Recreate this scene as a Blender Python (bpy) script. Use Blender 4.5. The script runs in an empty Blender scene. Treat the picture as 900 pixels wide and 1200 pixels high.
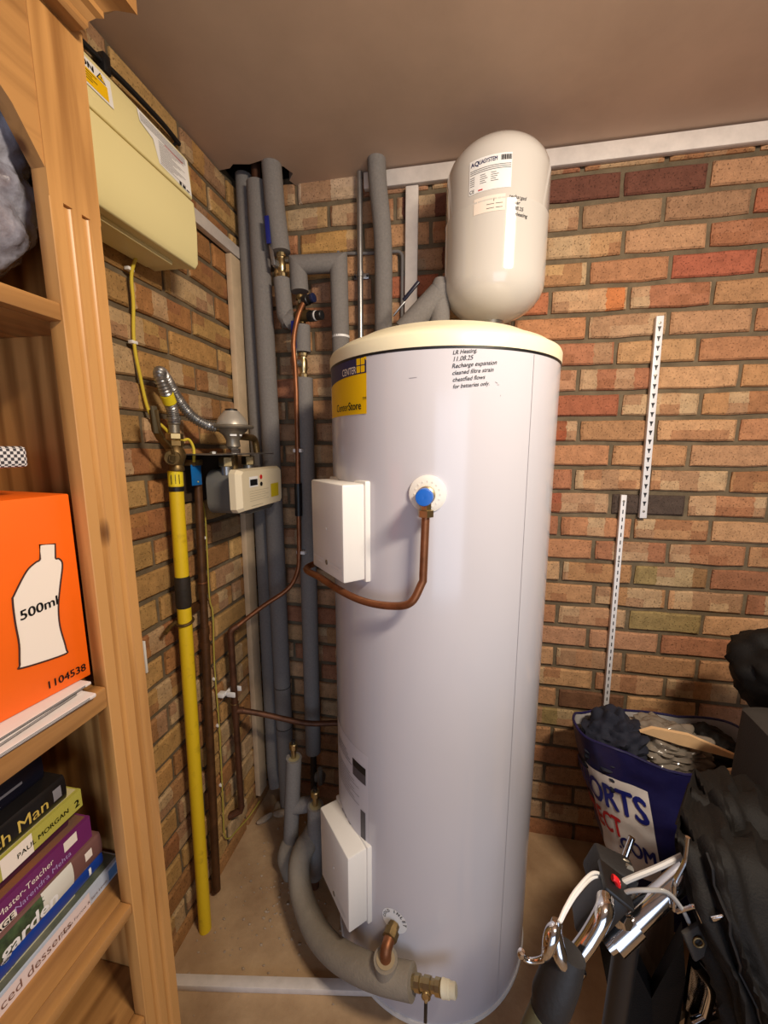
import bpy, bmesh, math, random
from mathutils import Vector, Matrix, noise
random.seed(7)
R_ = math.radians
scene = bpy.context.scene
COL = scene.collection

# ---------------------------------------------------------------- camera, world, lights, exposure
W_, H_, FPX = 900.0, 1200.0, 469.29
cd = bpy.data.cameras.new('camera'); cam = bpy.data.objects.new('camera', cd); COL.objects.link(cam)
cam.location = (0.7743, -1.4135, 1.4648)
_rot = Matrix.Rotation(.1879, 3, 'Z') @ Matrix.Rotation(-.1591, 3, 'X') @ Matrix.Rotation(-.0013, 3, 'Y') @ Matrix.Rotation(math.pi/2, 3, 'X')
cam.rotation_euler = _rot.to_euler()
cd.sensor_fit = 'VERTICAL'; cd.sensor_height = 24.0; cd.sensor_width = 18.0
cd.lens = FPX / H_ * 24.0
cd.clip_start = 0.02
scene.camera = cam

world = bpy.data.worlds.new('world'); scene.world = world; world.use_nodes = True
bg = world.node_tree.nodes['Background']
bg.inputs[0].default_value = (.80, .86, 1.0, 1); bg.inputs[1].default_value = .20

def area(name, loc, target, sx, sy, power, color, spread=180):
    l = bpy.data.lights.new(name, 'AREA'); l.shape = 'RECTANGLE'; l.size = sx; l.size_y = sy
    l.energy = power; l.color = color; l.spread = R_(spread)
    o = bpy.data.objects.new(name, l); COL.objects.link(o); o.location = loc
    d = Vector(target) - Vector(loc); o.rotation_euler = d.to_track_quat('-Z', 'Y').to_euler()
    return o
# warm strip lamp under the ceiling, up and to the right of the viewer
area('ceiling_lamp', (1.42, -1.35, 2.20), (.95, -.55, 1.05), .34, .09, 16, (1.0, .86, .69))
# daylight through the open garage doorway behind the viewer
area('doorway_daylight', (1.35, -3.1, 1.0), (.9, -.3, .6), 1.4, 1.8, 11, (.68, .79, 1.0))

scene.view_settings.view_transform = 'Standard'; scene.view_settings.look = 'None'
scene.view_settings.gamma = 1.0; scene.view_settings.use_curve_mapping = False
scene.view_settings.exposure = 0.8

# ---------------------------------------------------------------- materials
def lin(c):
    return tuple(((x/255)/12.92 if x/255 <= .04045 else ((x/255+.055)/1.055)**2.4) for x in c)
def mat(name, rgb, rough=.5, metal=0, var=0, scale=8, bump=0, bscale=60, col2=None, coat=0, spec=.5, stretch=None, trans=0, sheen=0, thr=None):
    m = bpy.data.materials.new(name); m.use_nodes = True; nt = m.node_tree; N = nt.nodes; K = nt.links
    b = N['Principled BSDF']; c1 = lin(rgb)
    b.inputs['Base Color'].default_value = (*c1, 1); b.inputs['Roughness'].default_value = rough
    b.inputs['Metallic'].default_value = metal; b.inputs['Specular IOR Level'].default_value = spec
    b.inputs['Coat Weight'].default_value = coat; b.inputs['Coat Roughness'].default_value = .08
    b.inputs['Transmission Weight'].default_value = trans
    b.inputs['Sheen Weight'].default_value = sheen
    if var or bump or col2:
        tc = N.new('ShaderNodeTexCoord'); mp = N.new('ShaderNodeMapping'); K.new(tc.outputs['Object'], mp.inputs[0])
        if stretch: mp.inputs['Scale'].default_value = stretch
    if var or col2:
        n = N.new('ShaderNodeTexNoise'); n.inputs['Scale'].default_value = scale; n.inputs['Detail'].default_value = 6
        n.inputs['Roughness'].default_value = .62
        K.new(mp.outputs[0], n.inputs['Vector'])
        r = N.new('ShaderNodeValToRGB'); K.new(n.outputs[0], r.inputs[0])
        lo, hi = thr if thr else (.3, .7)
        r.color_ramp.elements[0].position = lo; r.color_ramp.elements[1].position = hi
        c2 = lin(col2) if col2 else tuple(x*(1-var) for x in c1)
        r.color_ramp.elements[0].color = (*c2, 1); r.color_ramp.elements[1].color = (*(c1 if col2 else tuple(min(1, x*(1+var*.6)) for x in c1)), 1)
        K.new(r.outputs[0], b.inputs['Base Color'])
    if bump:
        n2 = N.new('ShaderNodeTexNoise'); n2.inputs['Scale'].default_value = bscale; n2.inputs['Detail'].default_value = 5
        K.new(mp.outputs[0], n2.inputs['Vector'])
        bp = N.new('ShaderNodeBump'); bp.inputs['Strength'].default_value = bump; bp.inputs['Distance'].default_value = .004
        K.new(n2.outputs[0], bp.inputs['Height']); K.new(bp.outputs[0], b.inputs['Normal'])
    return m

def brick_mat():
    m = bpy.data.materials.new('fired_brick'); m.use_nodes = True; nt = m.node_tree; N = nt.nodes; K = nt.links
    b = N['Principled BSDF']; b.inputs['Roughness'].default_value = .85; b.inputs['Specular IOR Level'].default_value = .25
    def math_(op, a, bb=None, c=None):
        n = N.new('ShaderNodeMath'); n.operation = op
        for i, x in enumerate((a, bb, c)):
            if x is None: continue
            if isinstance(x, (int, float)): n.inputs[i].default_value = x
            else: K.new(x, n.inputs[i])
        return n.outputs[0]
    tc = N.new('ShaderNodeTexCoord'); oi = N.new('ShaderNodeObjectInfo'); sp = N.new('ShaderNodeSeparateXYZ')
    K.new(tc.outputs['Object'], sp.inputs[0])
    wob = N.new('ShaderNodeTexNoise'); wob.inputs['Scale'].default_value = 45; wob.inputs['Detail'].default_value = 4; K.new(tc.outputs['Object'], wob.inputs['Vector'])
    w = math_('MULTIPLY', math_('SUBTRACT', wob.outputs[0], .5), .35)
    rnd = math_('MULTIPLY', oi.outputs['Random'], 61.7)
    cx = math_('FLOOR', math_('ADD', math_('ADD', math_('MULTIPLY', sp.outputs[0], 19), w), rnd))
    cz = math_('FLOOR', math_('ADD', math_('MULTIPLY', sp.outputs[2], 24), w))
    cv = N.new('ShaderNodeCombineXYZ'); K.new(cx, cv.inputs[0]); K.new(cz, cv.inputs[1]); K.new(rnd, cv.inputs[2])
    wn = N.new('ShaderNodeTexWhiteNoise'); wn.noise_dimensions = '3D'; K.new(cv.outputs[0], wn.inputs['Vector'])
    cv2 = N.new('ShaderNodeCombineXYZ'); K.new(cx, cv2.inputs[0]); K.new(rnd, cv2.inputs[1])
    wn2 = N.new('ShaderNodeTexWhiteNoise'); wn2.noise_dimensions = '2D'; K.new(cv2.outputs[0], wn2.inputs['Vector'])
    # some bricks carry kiss marks, some do not
    on = math_('GREATER_THAN', math_('FRACT', math_('MULTIPLY', oi.outputs['Random'], 17.3)), .42)
    light = math_('MULTIPLY', math_('MULTIPLY', math_('GREATER_THAN', wn2.outputs[0], .52), on), math_('ADD', .55, math_('MULTIPLY', wn.outputs[0], .4)))
    dark = math_('MULTIPLY', math_('MULTIPLY', math_('GREATER_THAN', wn.outputs[0], .70), on), .55)
    mx = N.new('ShaderNodeMix'); mx.data_type = 'RGBA'; K.new(light, mx.inputs[0]); K.new(oi.outputs['Color'], mx.inputs[6])
    mx.inputs[7].default_value = (*lin((190, 162, 126)), 1)
    mx2 = N.new('ShaderNodeMix'); mx2.data_type = 'RGBA'; K.new(dark, mx2.inputs[0]); K.new(mx.outputs[2], mx2.inputs[6])
    mx2.inputs[7].default_value = (*lin((148, 96, 66)), 1)
    n1 = N.new('ShaderNodeTexNoise'); n1.inputs['Scale'].default_value = 30; n1.inputs['Detail'].default_value = 8; n1.inputs['Roughness'].default_value = .7
    ofs = N.new('ShaderNodeVectorMath'); ofs.operation = 'ADD'; K.new(tc.outputs['Object'], ofs.inputs[0]); cv3 = N.new('ShaderNodeCombineXYZ'); K.new(rnd, cv3.inputs[0]); K.new(rnd, cv3.inputs[2]); K.new(cv3.outputs[0], ofs.inputs[1])
    K.new(ofs.outputs[0], n1.inputs['Vector'])
    r1 = N.new('ShaderNodeMapRange'); K.new(n1.outputs[0], r1.inputs[0]); r1.inputs[1].default_value = .3; r1.inputs[2].default_value = .7; r1.inputs[3].default_value = .72; r1.inputs[4].default_value = 1.22
    n3 = N.new('ShaderNodeTexNoise'); n3.inputs['Scale'].default_value = 190; n3.inputs['Detail'].default_value = 3; K.new(ofs.outputs[0], n3.inputs['Vector'])
    r3 = N.new('ShaderNodeMapRange'); K.new(n3.outputs[0], r3.inputs[0]); r3.inputs[1].default_value = .30; r3.inputs[2].default_value = .42; r3.inputs[3].default_value = .45; r3.inputs[4].default_value = 1.0
    ml = math_('MULTIPLY', r1.outputs[0], r3.outputs[0])
    vm = N.new('ShaderNodeVectorMath'); vm.operation = 'SCALE'; K.new(mx2.outputs[2], vm.inputs[0]); K.new(ml, vm.inputs['Scale'])
    K.new(vm.outputs[0], b.inputs['Base Color'])
    bp = N.new('ShaderNodeBump'); bp.inputs['Strength'].default_value = .8; bp.inputs['Distance'].default_value = .005
    hh = math_('ADD', n1.outputs[0], math_('MULTIPLY', r3.outputs[0], .5)); K.new(hh, bp.inputs['Height']); K.new(bp.outputs[0], b.inputs['Normal'])
    return m

def wood_mat(name, rgb, rgb2, axis='Z', scale=1.0, rough=.38):
    m = bpy.data.materials.new(name); m.use_nodes = True; nt = m.node_tree; N = nt.nodes; K = nt.links
    b = N['Principled BSDF']; b.inputs['Roughness'].default_value = rough; b.inputs['Specular IOR Level'].default_value = .4
    tc = N.new('ShaderNodeTexCoord'); mp = N.new('ShaderNodeMapping'); K.new(tc.outputs['Object'], mp.inputs[0])
    s = {'X': (1.2, 16, 16), 'Y': (16, 1.2, 16), 'Z': (16, 16, 1.2)}[axis]
    mp.inputs['Scale'].default_value = tuple(x*scale for x in s)
    n = N.new('ShaderNodeTexNoise'); n.inputs['Scale'].default_value = 2.2; n.inputs['Detail'].default_value = 7; n.inputs['Distortion'].default_value = .9
    K.new(mp.outputs[0], n.inputs['Vector'])
    w = N.new('ShaderNodeTexWave'); w.wave_type = 'BANDS'; w.bands_direction = 'X' if axis != 'X' else 'Y'
    w.inputs['Scale'].default_value = .55; w.inputs['Distortion'].default_value = 5 if axis == 'Z' else 2.5; w.inputs['Detail'].default_value = 3; w.inputs['Detail Scale'].default_value = 1.5
    K.new(mp.outputs[0], w.inputs['Vector'])
    mm = N.new('ShaderNodeMath'); mm.operation = 'MULTIPLY_ADD'; mm.inputs[1].default_value = .35 if axis == 'Z' else .15; K.new(w.outputs['Fac'], mm.inputs[0]); 
    m3 = N.new('ShaderNodeMath'); m3.operation = 'MULTIPLY'; m3.inputs[1].default_value = .65 if axis == 'Z' else .85; K.new(n.outputs[0], m3.inputs[0]); K.new(m3.outputs[0], mm.inputs[2])
    r = N.new('ShaderNodeValToRGB'); r.color_ramp.elements[0].position = .25; r.color_ramp.elements[1].position = .62
    r.color_ramp.elements[0].color = (*lin(rgb2), 1); r.color_ramp.elements[1].color = (*lin(rgb), 1); K.new(mm.outputs[0], r.inputs[0])
    # knots
    vo = N.new('ShaderNodeTexVoronoi'); vo.inputs['Scale'].default_value = 1.0; mpk = N.new('ShaderNodeMapping'); K.new(tc.outputs['Object'], mpk.inputs[0])
    mpk.inputs['Scale'].default_value = {'X': (5, 13, 13), 'Y': (13, 5, 13), 'Z': (13, 13, 5)}[axis]; K.new(mpk.outputs[0], vo.inputs['Vector'])
    rk = N.new('ShaderNodeMapRange'); K.new(vo.outputs['Distance'], rk.inputs[0]); rk.inputs[1].default_value = .05; rk.inputs[2].default_value = .13; rk.inputs[3].default_value = .85; rk.inputs[4].default_value = 0
    mk = N.new('ShaderNodeMix'); mk.data_type = 'RGBA'; K.new(rk.outputs[0], mk.inputs[0]); K.new(r.outputs[0], mk.inputs[6]); mk.inputs[7].default_value = (*lin((84, 44, 20)), 1)
    K.new(mk.outputs[2], b.inputs['Base Color'])
    bp = N.new('ShaderNodeBump'); bp.inputs['Strength'].default_value = .12; bp.inputs['Distance'].default_value = .002; K.new(mm.outputs[0], bp.inputs['Height']); K.new(bp.outputs[0], b.inputs['Normal'])
    return m

BRICK = brick_mat()
MORTAR = mat('mortar', (112, 98, 78), .95, var=.35, scale=14, bump=.9, bscale=55, spec=.15)
CEIL = mat('bare_plaster', (196, 170, 150), .75, var=.16, scale=2.2, bump=.25, bscale=7, spec=.25)
FLOORM = mat('dusty_concrete', (192, 162, 126), .93, scale=4.5, bump=.5, bscale=45, col2=(150, 120, 90), spec=.15)
PINE = wood_mat('varnished_pine', (194, 143, 84), (130, 85, 42), 'Z')
PINEY = wood_mat('varnished_pine_shelf', (178, 130, 76), (120, 80, 42), 'Y')
TANKM = mat('white_enamel', (201, 198, 204), .17, var=.02, scale=3, coat=.25, bump=.02, bscale=3)
LIDM = mat('cream_plastic', (238, 228, 196), .4)
VESM = mat('glossy_white_paint', (208, 202, 194), .12, coat=.5, bump=.015, bscale=6)
BOXM = mat('white_abs_plastic', (232, 228, 222), .38)
CREAM = mat('cream_enclosure_plastic', (232, 218, 160), .42)
FOAM = mat('grey_foam_insulation', (126, 121, 117), .92, var=.12, scale=160, bump=.35, bscale=260, spec=.15)
FOAMD = mat('dusty_foam_insulation', (142, 132, 118), .95, var=.14, scale=18, bump=.35, bscale=200, spec=.1)
COPPER = mat('copper', (152, 100, 68), .48, metal=.8, var=.35, scale=26)
COPPERD = mat('tarnished_copper', (104, 68, 48), .55, metal=.6, var=.45, scale=24)
BROWNP = mat('brown_painted_pipe', (92, 60, 34), .5, metal=.4, var=.4, scale=30)
BRASS = mat('brass', (196, 178, 136), .34, metal=1, var=.12, scale=30)
BRASSD = mat('dull_brass', (122, 100, 64), .45, metal=.8, var=.3, scale=35)
CHROME = mat('chrome', (214, 214, 216), .13, metal=1)
STEEL = mat('galvanised_steel', (172, 172, 172), .36, metal=.9, var=.15, scale=30)
YEL = mat('yellow_paint', (226, 192, 28), .5, var=.2, scale=26, bump=.1, bscale=60, col2=(190, 158, 26), thr=(.25, .42))
YELTAPE = mat('yellow_tape', (236, 214, 40), .4, var=.1, scale=60)
BLK = mat('black_plastic', (22, 22, 24), .42)
BLKT = mat('black_tape', (40, 32, 24), .65, var=.3, scale=50, bump=.3, bscale=80)
RUB = mat('black_rubber', (30, 29, 30), .6, bump=.15, bscale=180)
BLKF = mat('black_nylon_fabric', (21, 18, 16), .68, bump=.25, bscale=320, spec=.22)
CHARF = mat('charcoal_fabric', (48, 43, 39), .85, bump=.25, bscale=300)
NAVYB = mat('navy_woven_plastic', (30, 28, 76), .38, var=.15, scale=24, bump=.25, bscale=40)
NAVYC = mat('navy_cloth', (27, 31, 48), .85, bump=.3, bscale=120)
BAGW = mat('white_bag_panel', (216, 210, 208), .45, bump=.25, bscale=40)
LINING = mat('grey_bag_lining', (186, 182, 182), .6, bump=.35, bscale=35)
PLASTIC = mat('clear_grey_polythene', (150, 140, 128), .16, var=.2, scale=14, bump=1.0, bscale=16, trans=.25)
CLING = mat('crumpled_clear_plastic', (196, 198, 214), .07, scale=24, bump=.8, bscale=40, trans=.2, spec=1.0, col2=(104, 96, 104), coat=.6)
WBAT = mat('white_painted_timber', (214, 204, 196), .55, var=.12, scale=24, bump=.2, bscale=40)
CBAT = mat('bare_pale_timber', (204, 180, 148), .6, var=.14, scale=18)
WHT = mat('white_label', (236, 234, 232), .5)
INK = mat('black_ink', (18, 18, 20), .6)
INKG = mat('grey_ink', (128, 124, 128), .6)
NAVYL = mat('navy_print', (32, 34, 82), .45)
YELL = mat('yellow_print', (240, 190, 0), .45)
REDL = mat('red_print', (196, 30, 32), .5)
BLUEH = mat('blue_lever_sleeve', (26, 36, 118), .4)
BLUEC = mat('blue_cap', (22, 98, 196), .3)
BLUET = mat('blue_tag', (14, 104, 176), .4, bump=.2, bscale=40)
ORG = mat('orange_printed_card', (246, 104, 10), .5, var=.05, scale=10)
PALEP = mat('pale_print', (236, 222, 208), .55)
MGREY = mat('grey_metal_case', (112, 110, 104), .5)
DULLAL = mat('cast_aluminium', (150, 142, 128), .42, metal=.7, var=.15, scale=40)
LCD = mat('dark_display', (26, 28, 30), .2)
EARTH = mat('earth_cable_yellow', (214, 190, 56), .45)
EARTHG = mat('thin_earth_wire', (178, 164, 70), .5)
GCAB = mat('grey_cable', (112, 108, 106), .55)
KHAKI = mat('khaki_rubber', (92, 92, 70), .6)
CHIP = mat('brown_laminate', (112, 86, 68), .6, var=.3, scale=6, stretch=(20, 20, 1.5))
OFFCUT = mat('raw_plywood', (226, 188, 142), .7, var=.12, scale=12)
MARK = mat('marker_pen', (26, 24, 28), .6)
PAPER = mat('printed_newsprint', (222, 212, 208), .8, var=.06, scale=30)
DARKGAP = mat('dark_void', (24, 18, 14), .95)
RUBBLE = mat('pale_rubble', (168, 148, 126), .95, var=.25, scale=30)

# ---------------------------------------------------------------- geometry helpers
def catmull(pts, k=6):
    P = [Vector(p) for p in pts]; out = []
    for i in range(len(P)-1):
        p0 = P[i-1] if i else P[0]*2-P[1]; p1 = P[i]; p2 = P[i+1]; p3 = P[i+2] if i+2 < len(P) else P[-1]*2-P[-2]
        for j in range(k):
            t = j/k
            out.append(.5*((2*p1)+(-p0+p2)*t+(2*p0-5*p1+4*p2-p3)*t*t+(-p0+3*p1-3*p2+p3)*t**3))
    out.append(P[-1]); return out
def fillet(pts, r, k=6):
    P = [Vector(p) for p in pts]; out = [P[0]]
    for i in range(1, len(P)-1):
        a = (P[i-1]-P[i]); b = (P[i+1]-P[i]); rr = min(r, a.length*.48, b.length*.48)
        A = P[i]+a.normalized()*rr; B = P[i]+b.normalized()*rr
        for j in range(k+1):
            t = j/k; out.append(A*(1-t)**2+P[i]*2*t*(1-t)+B*t*t)
    out.append(P[-1]); return out

class MB:
    def __init__(s): s.v = []; s.f = []
    def add(s, vs, fs, M=None):
        n = len(s.v)
        s.v += [tuple(M @ Vector(v)) if M else tuple(v) for v in vs]
        s.f += [tuple(i+n for i in f) for f in fs]; return s
    def box(s, lo, hi, M=None):
        (a, b, c), (d, e, f) = lo, hi
        return s.add([(a,b,c),(d,b,c),(d,e,c),(a,e,c),(a,b,f),(d,b,f),(d,e,f),(a,e,f)],
                     [(0,3,2,1),(4,5,6,7),(0,1,5,4),(1,2,6,5),(2,3,7,6),(3,0,4,7)], M)
    def rbox(s, lo, hi, b=.004, M=None):     # chamfered box
        vs = []; 
        import itertools
        bm = bmesh.new(); bmesh.ops.create_cube(bm, size=1)
        sc = [hi[i]-lo[i] for i in range(3)]; ce = [(hi[i]+lo[i])/2 for i in range(3)]
        for v in bm.verts: v.co = Vector((v.co[i]*sc[i]+ce[i] for i in range(3)))
        bmesh.ops.bevel(bm, geom=bm.edges[:], offset=min(b, min(sc)*.45), segments=2, affect='EDGES', profile=.5)
        s.frombm(bm, M); return s
    def frombm(s, bm, M=None):
        bm.verts.index_update(); s.add([v.co[:] for v in bm.verts], [[v.index for v in f.verts] for f in bm.faces], M); bm.free()
    def tube(s, path, r, n=14, caps=True, closed=False):
        P = [Vector(p) for p in path]; m = len(P)
        T = [((P[(i+1) % m] if (closed or i+1 < m) else P[i])-(P[i-1] if (closed or i) else P[i])).normalized() for i in range(m)]
        up = Vector((0, 0, 1)) if abs(T[0].z) < .9 else Vector((1, 0, 0))
        N = (up-T[0]*up.dot(T[0])).normalized(); vs = []; fs = []
        for i in range(m):
            N = (N-T[i]*N.dot(T[i]))
            N = N.normalized() if N.length > 1e-6 else T[i].orthogonal().normalized()
            B = T[i].cross(N); rr = r[i] if hasattr(r, '__len__') else r
            for j in range(n):
                a = 2*math.pi*j/n; vs.append(P[i]+(N*math.cos(a)+B*math.sin(a))*rr)
        for i in range(m if closed else m-1):
            for j in range(n):
                fs.append((i*n+j, i*n+(j+1) % n, ((i+1) % m)*n+(j+1) % n, ((i+1) % m)*n+j))
        if caps and not closed: fs += [tuple(range(n))[::-1], tuple((m-1)*n+j for j in range(n))]
        return s.add(vs, fs)
    def lathe(s, prof, o=(0,0,0), ax=(0,0,1), n=32, ref=None):
        ax = Vector(ax).normalized(); x = Vector(ref) if ref else ax.orthogonal(); x = (x-ax*x.dot(ax)).normalized(); y = ax.cross(x); o = Vector(o); vs = []; fs = []
        for r, z in prof:
            for j in range(n):
                a = 2*math.pi*j/n; vs.append(o+ax*z+(x*math.cos(a)+y*math.sin(a))*r)
        m = len(prof)
        for i in range(m-1):
            for j in range(n): fs.append((i*n+j, i*n+(j+1) % n, (i+1)*n+(j+1) % n, (i+1)*n+j))
        if prof[0][0] > 1e-5: fs.append(tuple(range(n))[::-1])
        if prof[-1][0] > 1e-5: fs.append(tuple((m-1)*n+j for j in range(n)))
        return s.add(vs, fs)
    def prism(s, poly, d, M):                # poly in local xy, extruded along z 0..d
        n = len(poly); vs = [(x, y, 0) for x, y in poly]+[(x, y, d) for x, y in poly]
        return s.add(vs, [tuple(range(n))[::-1], tuple(range(n, 2*n))]+[(i, (i+1) % n, n+(i+1) % n, n+i) for i in range(n)], M)
    def grid(s, rows, thick=None, closed_u=False):
        m = len(rows); n = len(rows[0]); vs = [p for r in rows for p in r]; fs = []
        for i in range(m-1):
            for j in range(n if closed_u else n-1):
                fs.append((i*n+j, i*n+(j+1) % n, (i+1)*n+(j+1) % n, (i+1)*n+j))
        return s.add(vs, fs)

WL = {}
def setp(o, label=None, cat=None, group=None, kind=None):
    if label: o['label'] = label
    if cat: o['category'] = cat
    if group: o['group'] = group
    if kind: o['kind'] = kind
    return o
def root(name, loc, label, cat, group=None):
    o = bpy.data.objects.new(name, None); COL.objects.link(o); o.location = loc; o.empty_display_size = .03
    WL[o] = Vector(loc); setp(o, label, cat, group); return o
def build(name, mb, m, parent=None, smooth=35, origin=None, label=None, cat=None, group=None, kind=None, weld=False, bev=0):
    org = Vector(origin) if origin else (WL[parent] if parent else Vector((0, 0, 0)))
    me = bpy.data.meshes.new(name); me.from_pydata([tuple(Vector(v)-org) for v in mb.v], [], mb.f); me.update()
    bm = bmesh.new(); bm.from_mesh(me)
    if weld: bmesh.ops.remove_doubles(bm, verts=bm.verts, dist=1e-5)
    bmesh.ops.recalc_face_normals(bm, faces=bm.faces); bm.to_mesh(me); bm.free()
    me.materials.append(m)
    if smooth:
        me.shade_smooth(); me.set_sharp_from_angle(angle=R_(smooth))
    o = bpy.data.objects.new(name, me); COL.objects.link(o)
    if parent: o.parent = parent; o.location = org-WL[parent]
    else: o.location = org
    WL[o] = org
    setp(o, label, cat, group, kind)
    if bev:
        b = o.modifiers.new('bevel', 'BEVEL'); b.width = bev; b.segments = 2; b.limit_method = 'ANGLE'; b.angle_limit = R_(40)
    return o

_fc = {}
def text_geo(st, size, bold=0, shear=0, align='LEFT'):
    cu = bpy.data.curves.new('t', 'FONT'); cu.body = st; cu.size = size; cu.offset = bold*size; cu.shear = shear; cu.align_x = align; cu.resolution_u = 3
    o = bpy.data.objects.new('t', cu); COL.objects.link(o)
    me = bpy.data.meshes.new_from_object(o.evaluated_get(bpy.context.evaluated_depsgraph_get()))
    bpy.data.objects.remove(o); bpy.data.curves.remove(cu)
    bm = bmesh.new(); bm.from_mesh(me); bpy.data.meshes.remove(me)
    bmesh.ops.triangulate(bm, faces=bm.faces[:])
    return bm
def text(mb, st, size, fn, bold=.0, shear=0, align='LEFT', sx=1.0, sub=0, wob=0):
    bm = text_geo(st, size, 0, shear, align)
    if sub:
        for _ in range(sub):
            es = [e for e in bm.edges if e.calc_length() > size*.16]
            if not es: break
            bmesh.ops.subdivide_edges(bm, edges=es, cuts=1)
            bmesh.ops.triangulate(bm, faces=bm.faces[:])
    bm.verts.index_update(); V = [(v.co.x, v.co.y) for v in bm.verts]; F = [[v.index for v in f.verts] for f in bm.faces]; bm.free()
    e = bold*size
    for dx, dy in ([(0, 0)] if not bold else [(-e, 0), (e, 0), (0, e*.7), (0, -e*.7)]):
        vs = []
        for x, y in V:
            x, y = (x+dx)*sx, y+dy
            if wob: y += wob*math.sin(x*290+1.3)+wob*.6*math.sin(x*810)
            vs.append(fn(x, y))
        mb.add(vs, F)
def planar(o, ux, uy):
    o, ux, uy = Vector(o), Vector(ux), Vector(uy)
    return lambda x, y: o+ux*x+uy*y
def quadpatch(mb, fn, x0, y0, x1, y1, nx=1, ny=1, r=0):
    if r:
        pts = []
        for cx, cy, a0 in ((x1-r, y1-r, 0), (x0+r, y1-r, 90), (x0+r, y0+r, 180), (x1-r, y0+r, 270)):
            for k in range(5): a = R_(a0+k*22.5); pts.append((cx+r*math.cos(a), cy+r*math.sin(a)))
        mb.add([fn(*p) for p in pts], [tuple(range(len(pts)))]); return
    vs = [fn(x0+(x1-x0)*i/nx, y0+(y1-y0)*j/ny) for j in range(ny+1) for i in range(nx+1)]
    mb.add(vs, [(j*(nx+1)+i, j*(nx+1)+i+1, (j+1)*(nx+1)+i+1, (j+1)*(nx+1)+i) for j in range(ny) for i in range(nx)])

# ---------------------------------------------------------------- the setting
CZ = 2.335
m = MB().box((-.12, .010, -.1), (2.4, .14, 2.36)); wall_back = build('wall_back', m, MORTAR, kind='structure', smooth=0)
m = MB().box((-.14, -3.2, -.1), (-.010, .010, 2.36)); wall_left = build('wall_left', m, MORTAR, kind='structure', smooth=0)
m = MB().box((2.4, -3.2, -.1), (2.5, .14, 2.36)); build('wall_right', m, MORTAR, kind='structure', smooth=0)
m = MB().grid([[(x, y, .0035*noise.noise(Vector((x*5, y*5, 0)))+.0015*noise.noise(Vector((x*23, y*23, 3)))) for x in [i*.03-.01 for i in range(82)]] for y in [-3.2+i*.04 for i in range(81)]])
m.box((-.1, -3.2, -.1), (2.45, .1, -.02))
floor = build('floor', m, FLOORM, kind='structure', smooth=60)
# ceiling with a rough notch cut in the corner around the pipes
cp = [(-.1, -3.2), (2.45, -3.2), (2.45, .02), (.205, .02), (.19, -.02), (.215, -.05), (.2, -.085), (.15, -.125), (.10, -.115), (.05, -.125), (.03, -.11), (-.1, -.10)]
m = MB().prism(cp, .03, Matrix.Translation((0, 0, CZ)))
ceiling = build('ceiling', m, CEIL, kind='structure', smooth=0)
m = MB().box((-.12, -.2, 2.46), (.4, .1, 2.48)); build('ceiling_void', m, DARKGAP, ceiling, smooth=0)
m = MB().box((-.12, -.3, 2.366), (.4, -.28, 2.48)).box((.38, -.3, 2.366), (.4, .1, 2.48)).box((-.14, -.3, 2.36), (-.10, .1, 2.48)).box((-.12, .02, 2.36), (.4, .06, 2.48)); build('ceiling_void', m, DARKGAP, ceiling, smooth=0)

LZ, CH = 1.4805, .0788
def brick_mesh(L, seed, chip=0):
    rd = random.Random(seed); h = .0655; d = .03; j = lambda a: rd.uniform(-a, a)
    out = [(-L/2, -h/2), (-L/6, -h/2), (L/6, -h/2), (L/2, -h/2), (L/2, 0), (L/2, h/2), (L/6, h/2), (-L/6, h/2), (-L/2, h/2), (-L/2, 0)]
    n = len(out); o2 = [((x+j(.0014))*(.992 if abs(z) == h/2 and abs(x) == L/2 else 1), (z+j(.0020))*(.95 if abs(z) == h/2 and abs(x) == L/2 else 1)) for x, z in out]
    ins = [(x*(1-.0075*2/L)+j(.0008), z*(1-.0045*2/h)+j(.001)) for x, z in o2]
    vs = [(x, d, z) for x, z in out]+[(x, .005, z) for x, z in o2]+[(x, j(.0007), z) for x, z in ins]+[(j(.01), -.0006, j(.006))]
    fs = []
    for k in range(n):
        q = (k+1) % n
        fs += [(k, q, n+q, n+k), (n+k, n+q, 2*n+q, 2*n+k), (2*n+k, 2*n+q, 3*n)]
    me = bpy.data.meshes.new('brick'); me.from_pydata(vs, [], fs); me.update()
    bm = bmesh.new(); bm.from_mesh(me); bmesh.ops.recalc_face_normals(bm, faces=bm.faces); bm.to_mesh(me); bm.free()
    me.materials.append(BRICK); me.shade_smooth(); me.set_sharp_from_angle(angle=R_(30)); return me
FULL = [brick_mesh(.2135, 100+i) for i in range(12)]
PAL_B = [(184, 138, 98), (192, 148, 108), (178, 126, 90), (168, 112, 82), (186, 144, 102), (194, 154, 114), (162, 110, 80), (174, 130, 92), (184, 140, 104), (180, 134, 92), (178, 132, 100)]
PAL_L = [(184, 144, 90), (174, 134, 82), (188, 150, 96), (168, 118, 72), (178, 140, 86), (170, 132, 82), (160, 114, 70), (182, 138, 84)]
def put_brick(parent, a, b, row, left, rd, pal, over=None):
    L = b-a-.0115
    if L < .02: return
    zt = LZ-(.012 if left else 0)+CH*row; z = zt+CH/2
    me = rd.choice(FULL) if abs(L-.2135) < .003 else brick_mesh(L, rd.random())
    o = bpy.data.objects.new('brick', me); COL.objects.link(o); o.parent = parent
    c = (a+b)/2
    if left: o.location = (rd.uniform(-.0015, .001), -c, z); o.rotation_euler = (0, 0, R_(-90)+math.pi)
    else: o.location = (c, rd.uniform(-.001, .0015), z)
    col = over or rd.choice(pal); k = rd.uniform(.9, 1.08)
    o.color = (*[x*k for x in lin(col)], 1)
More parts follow.
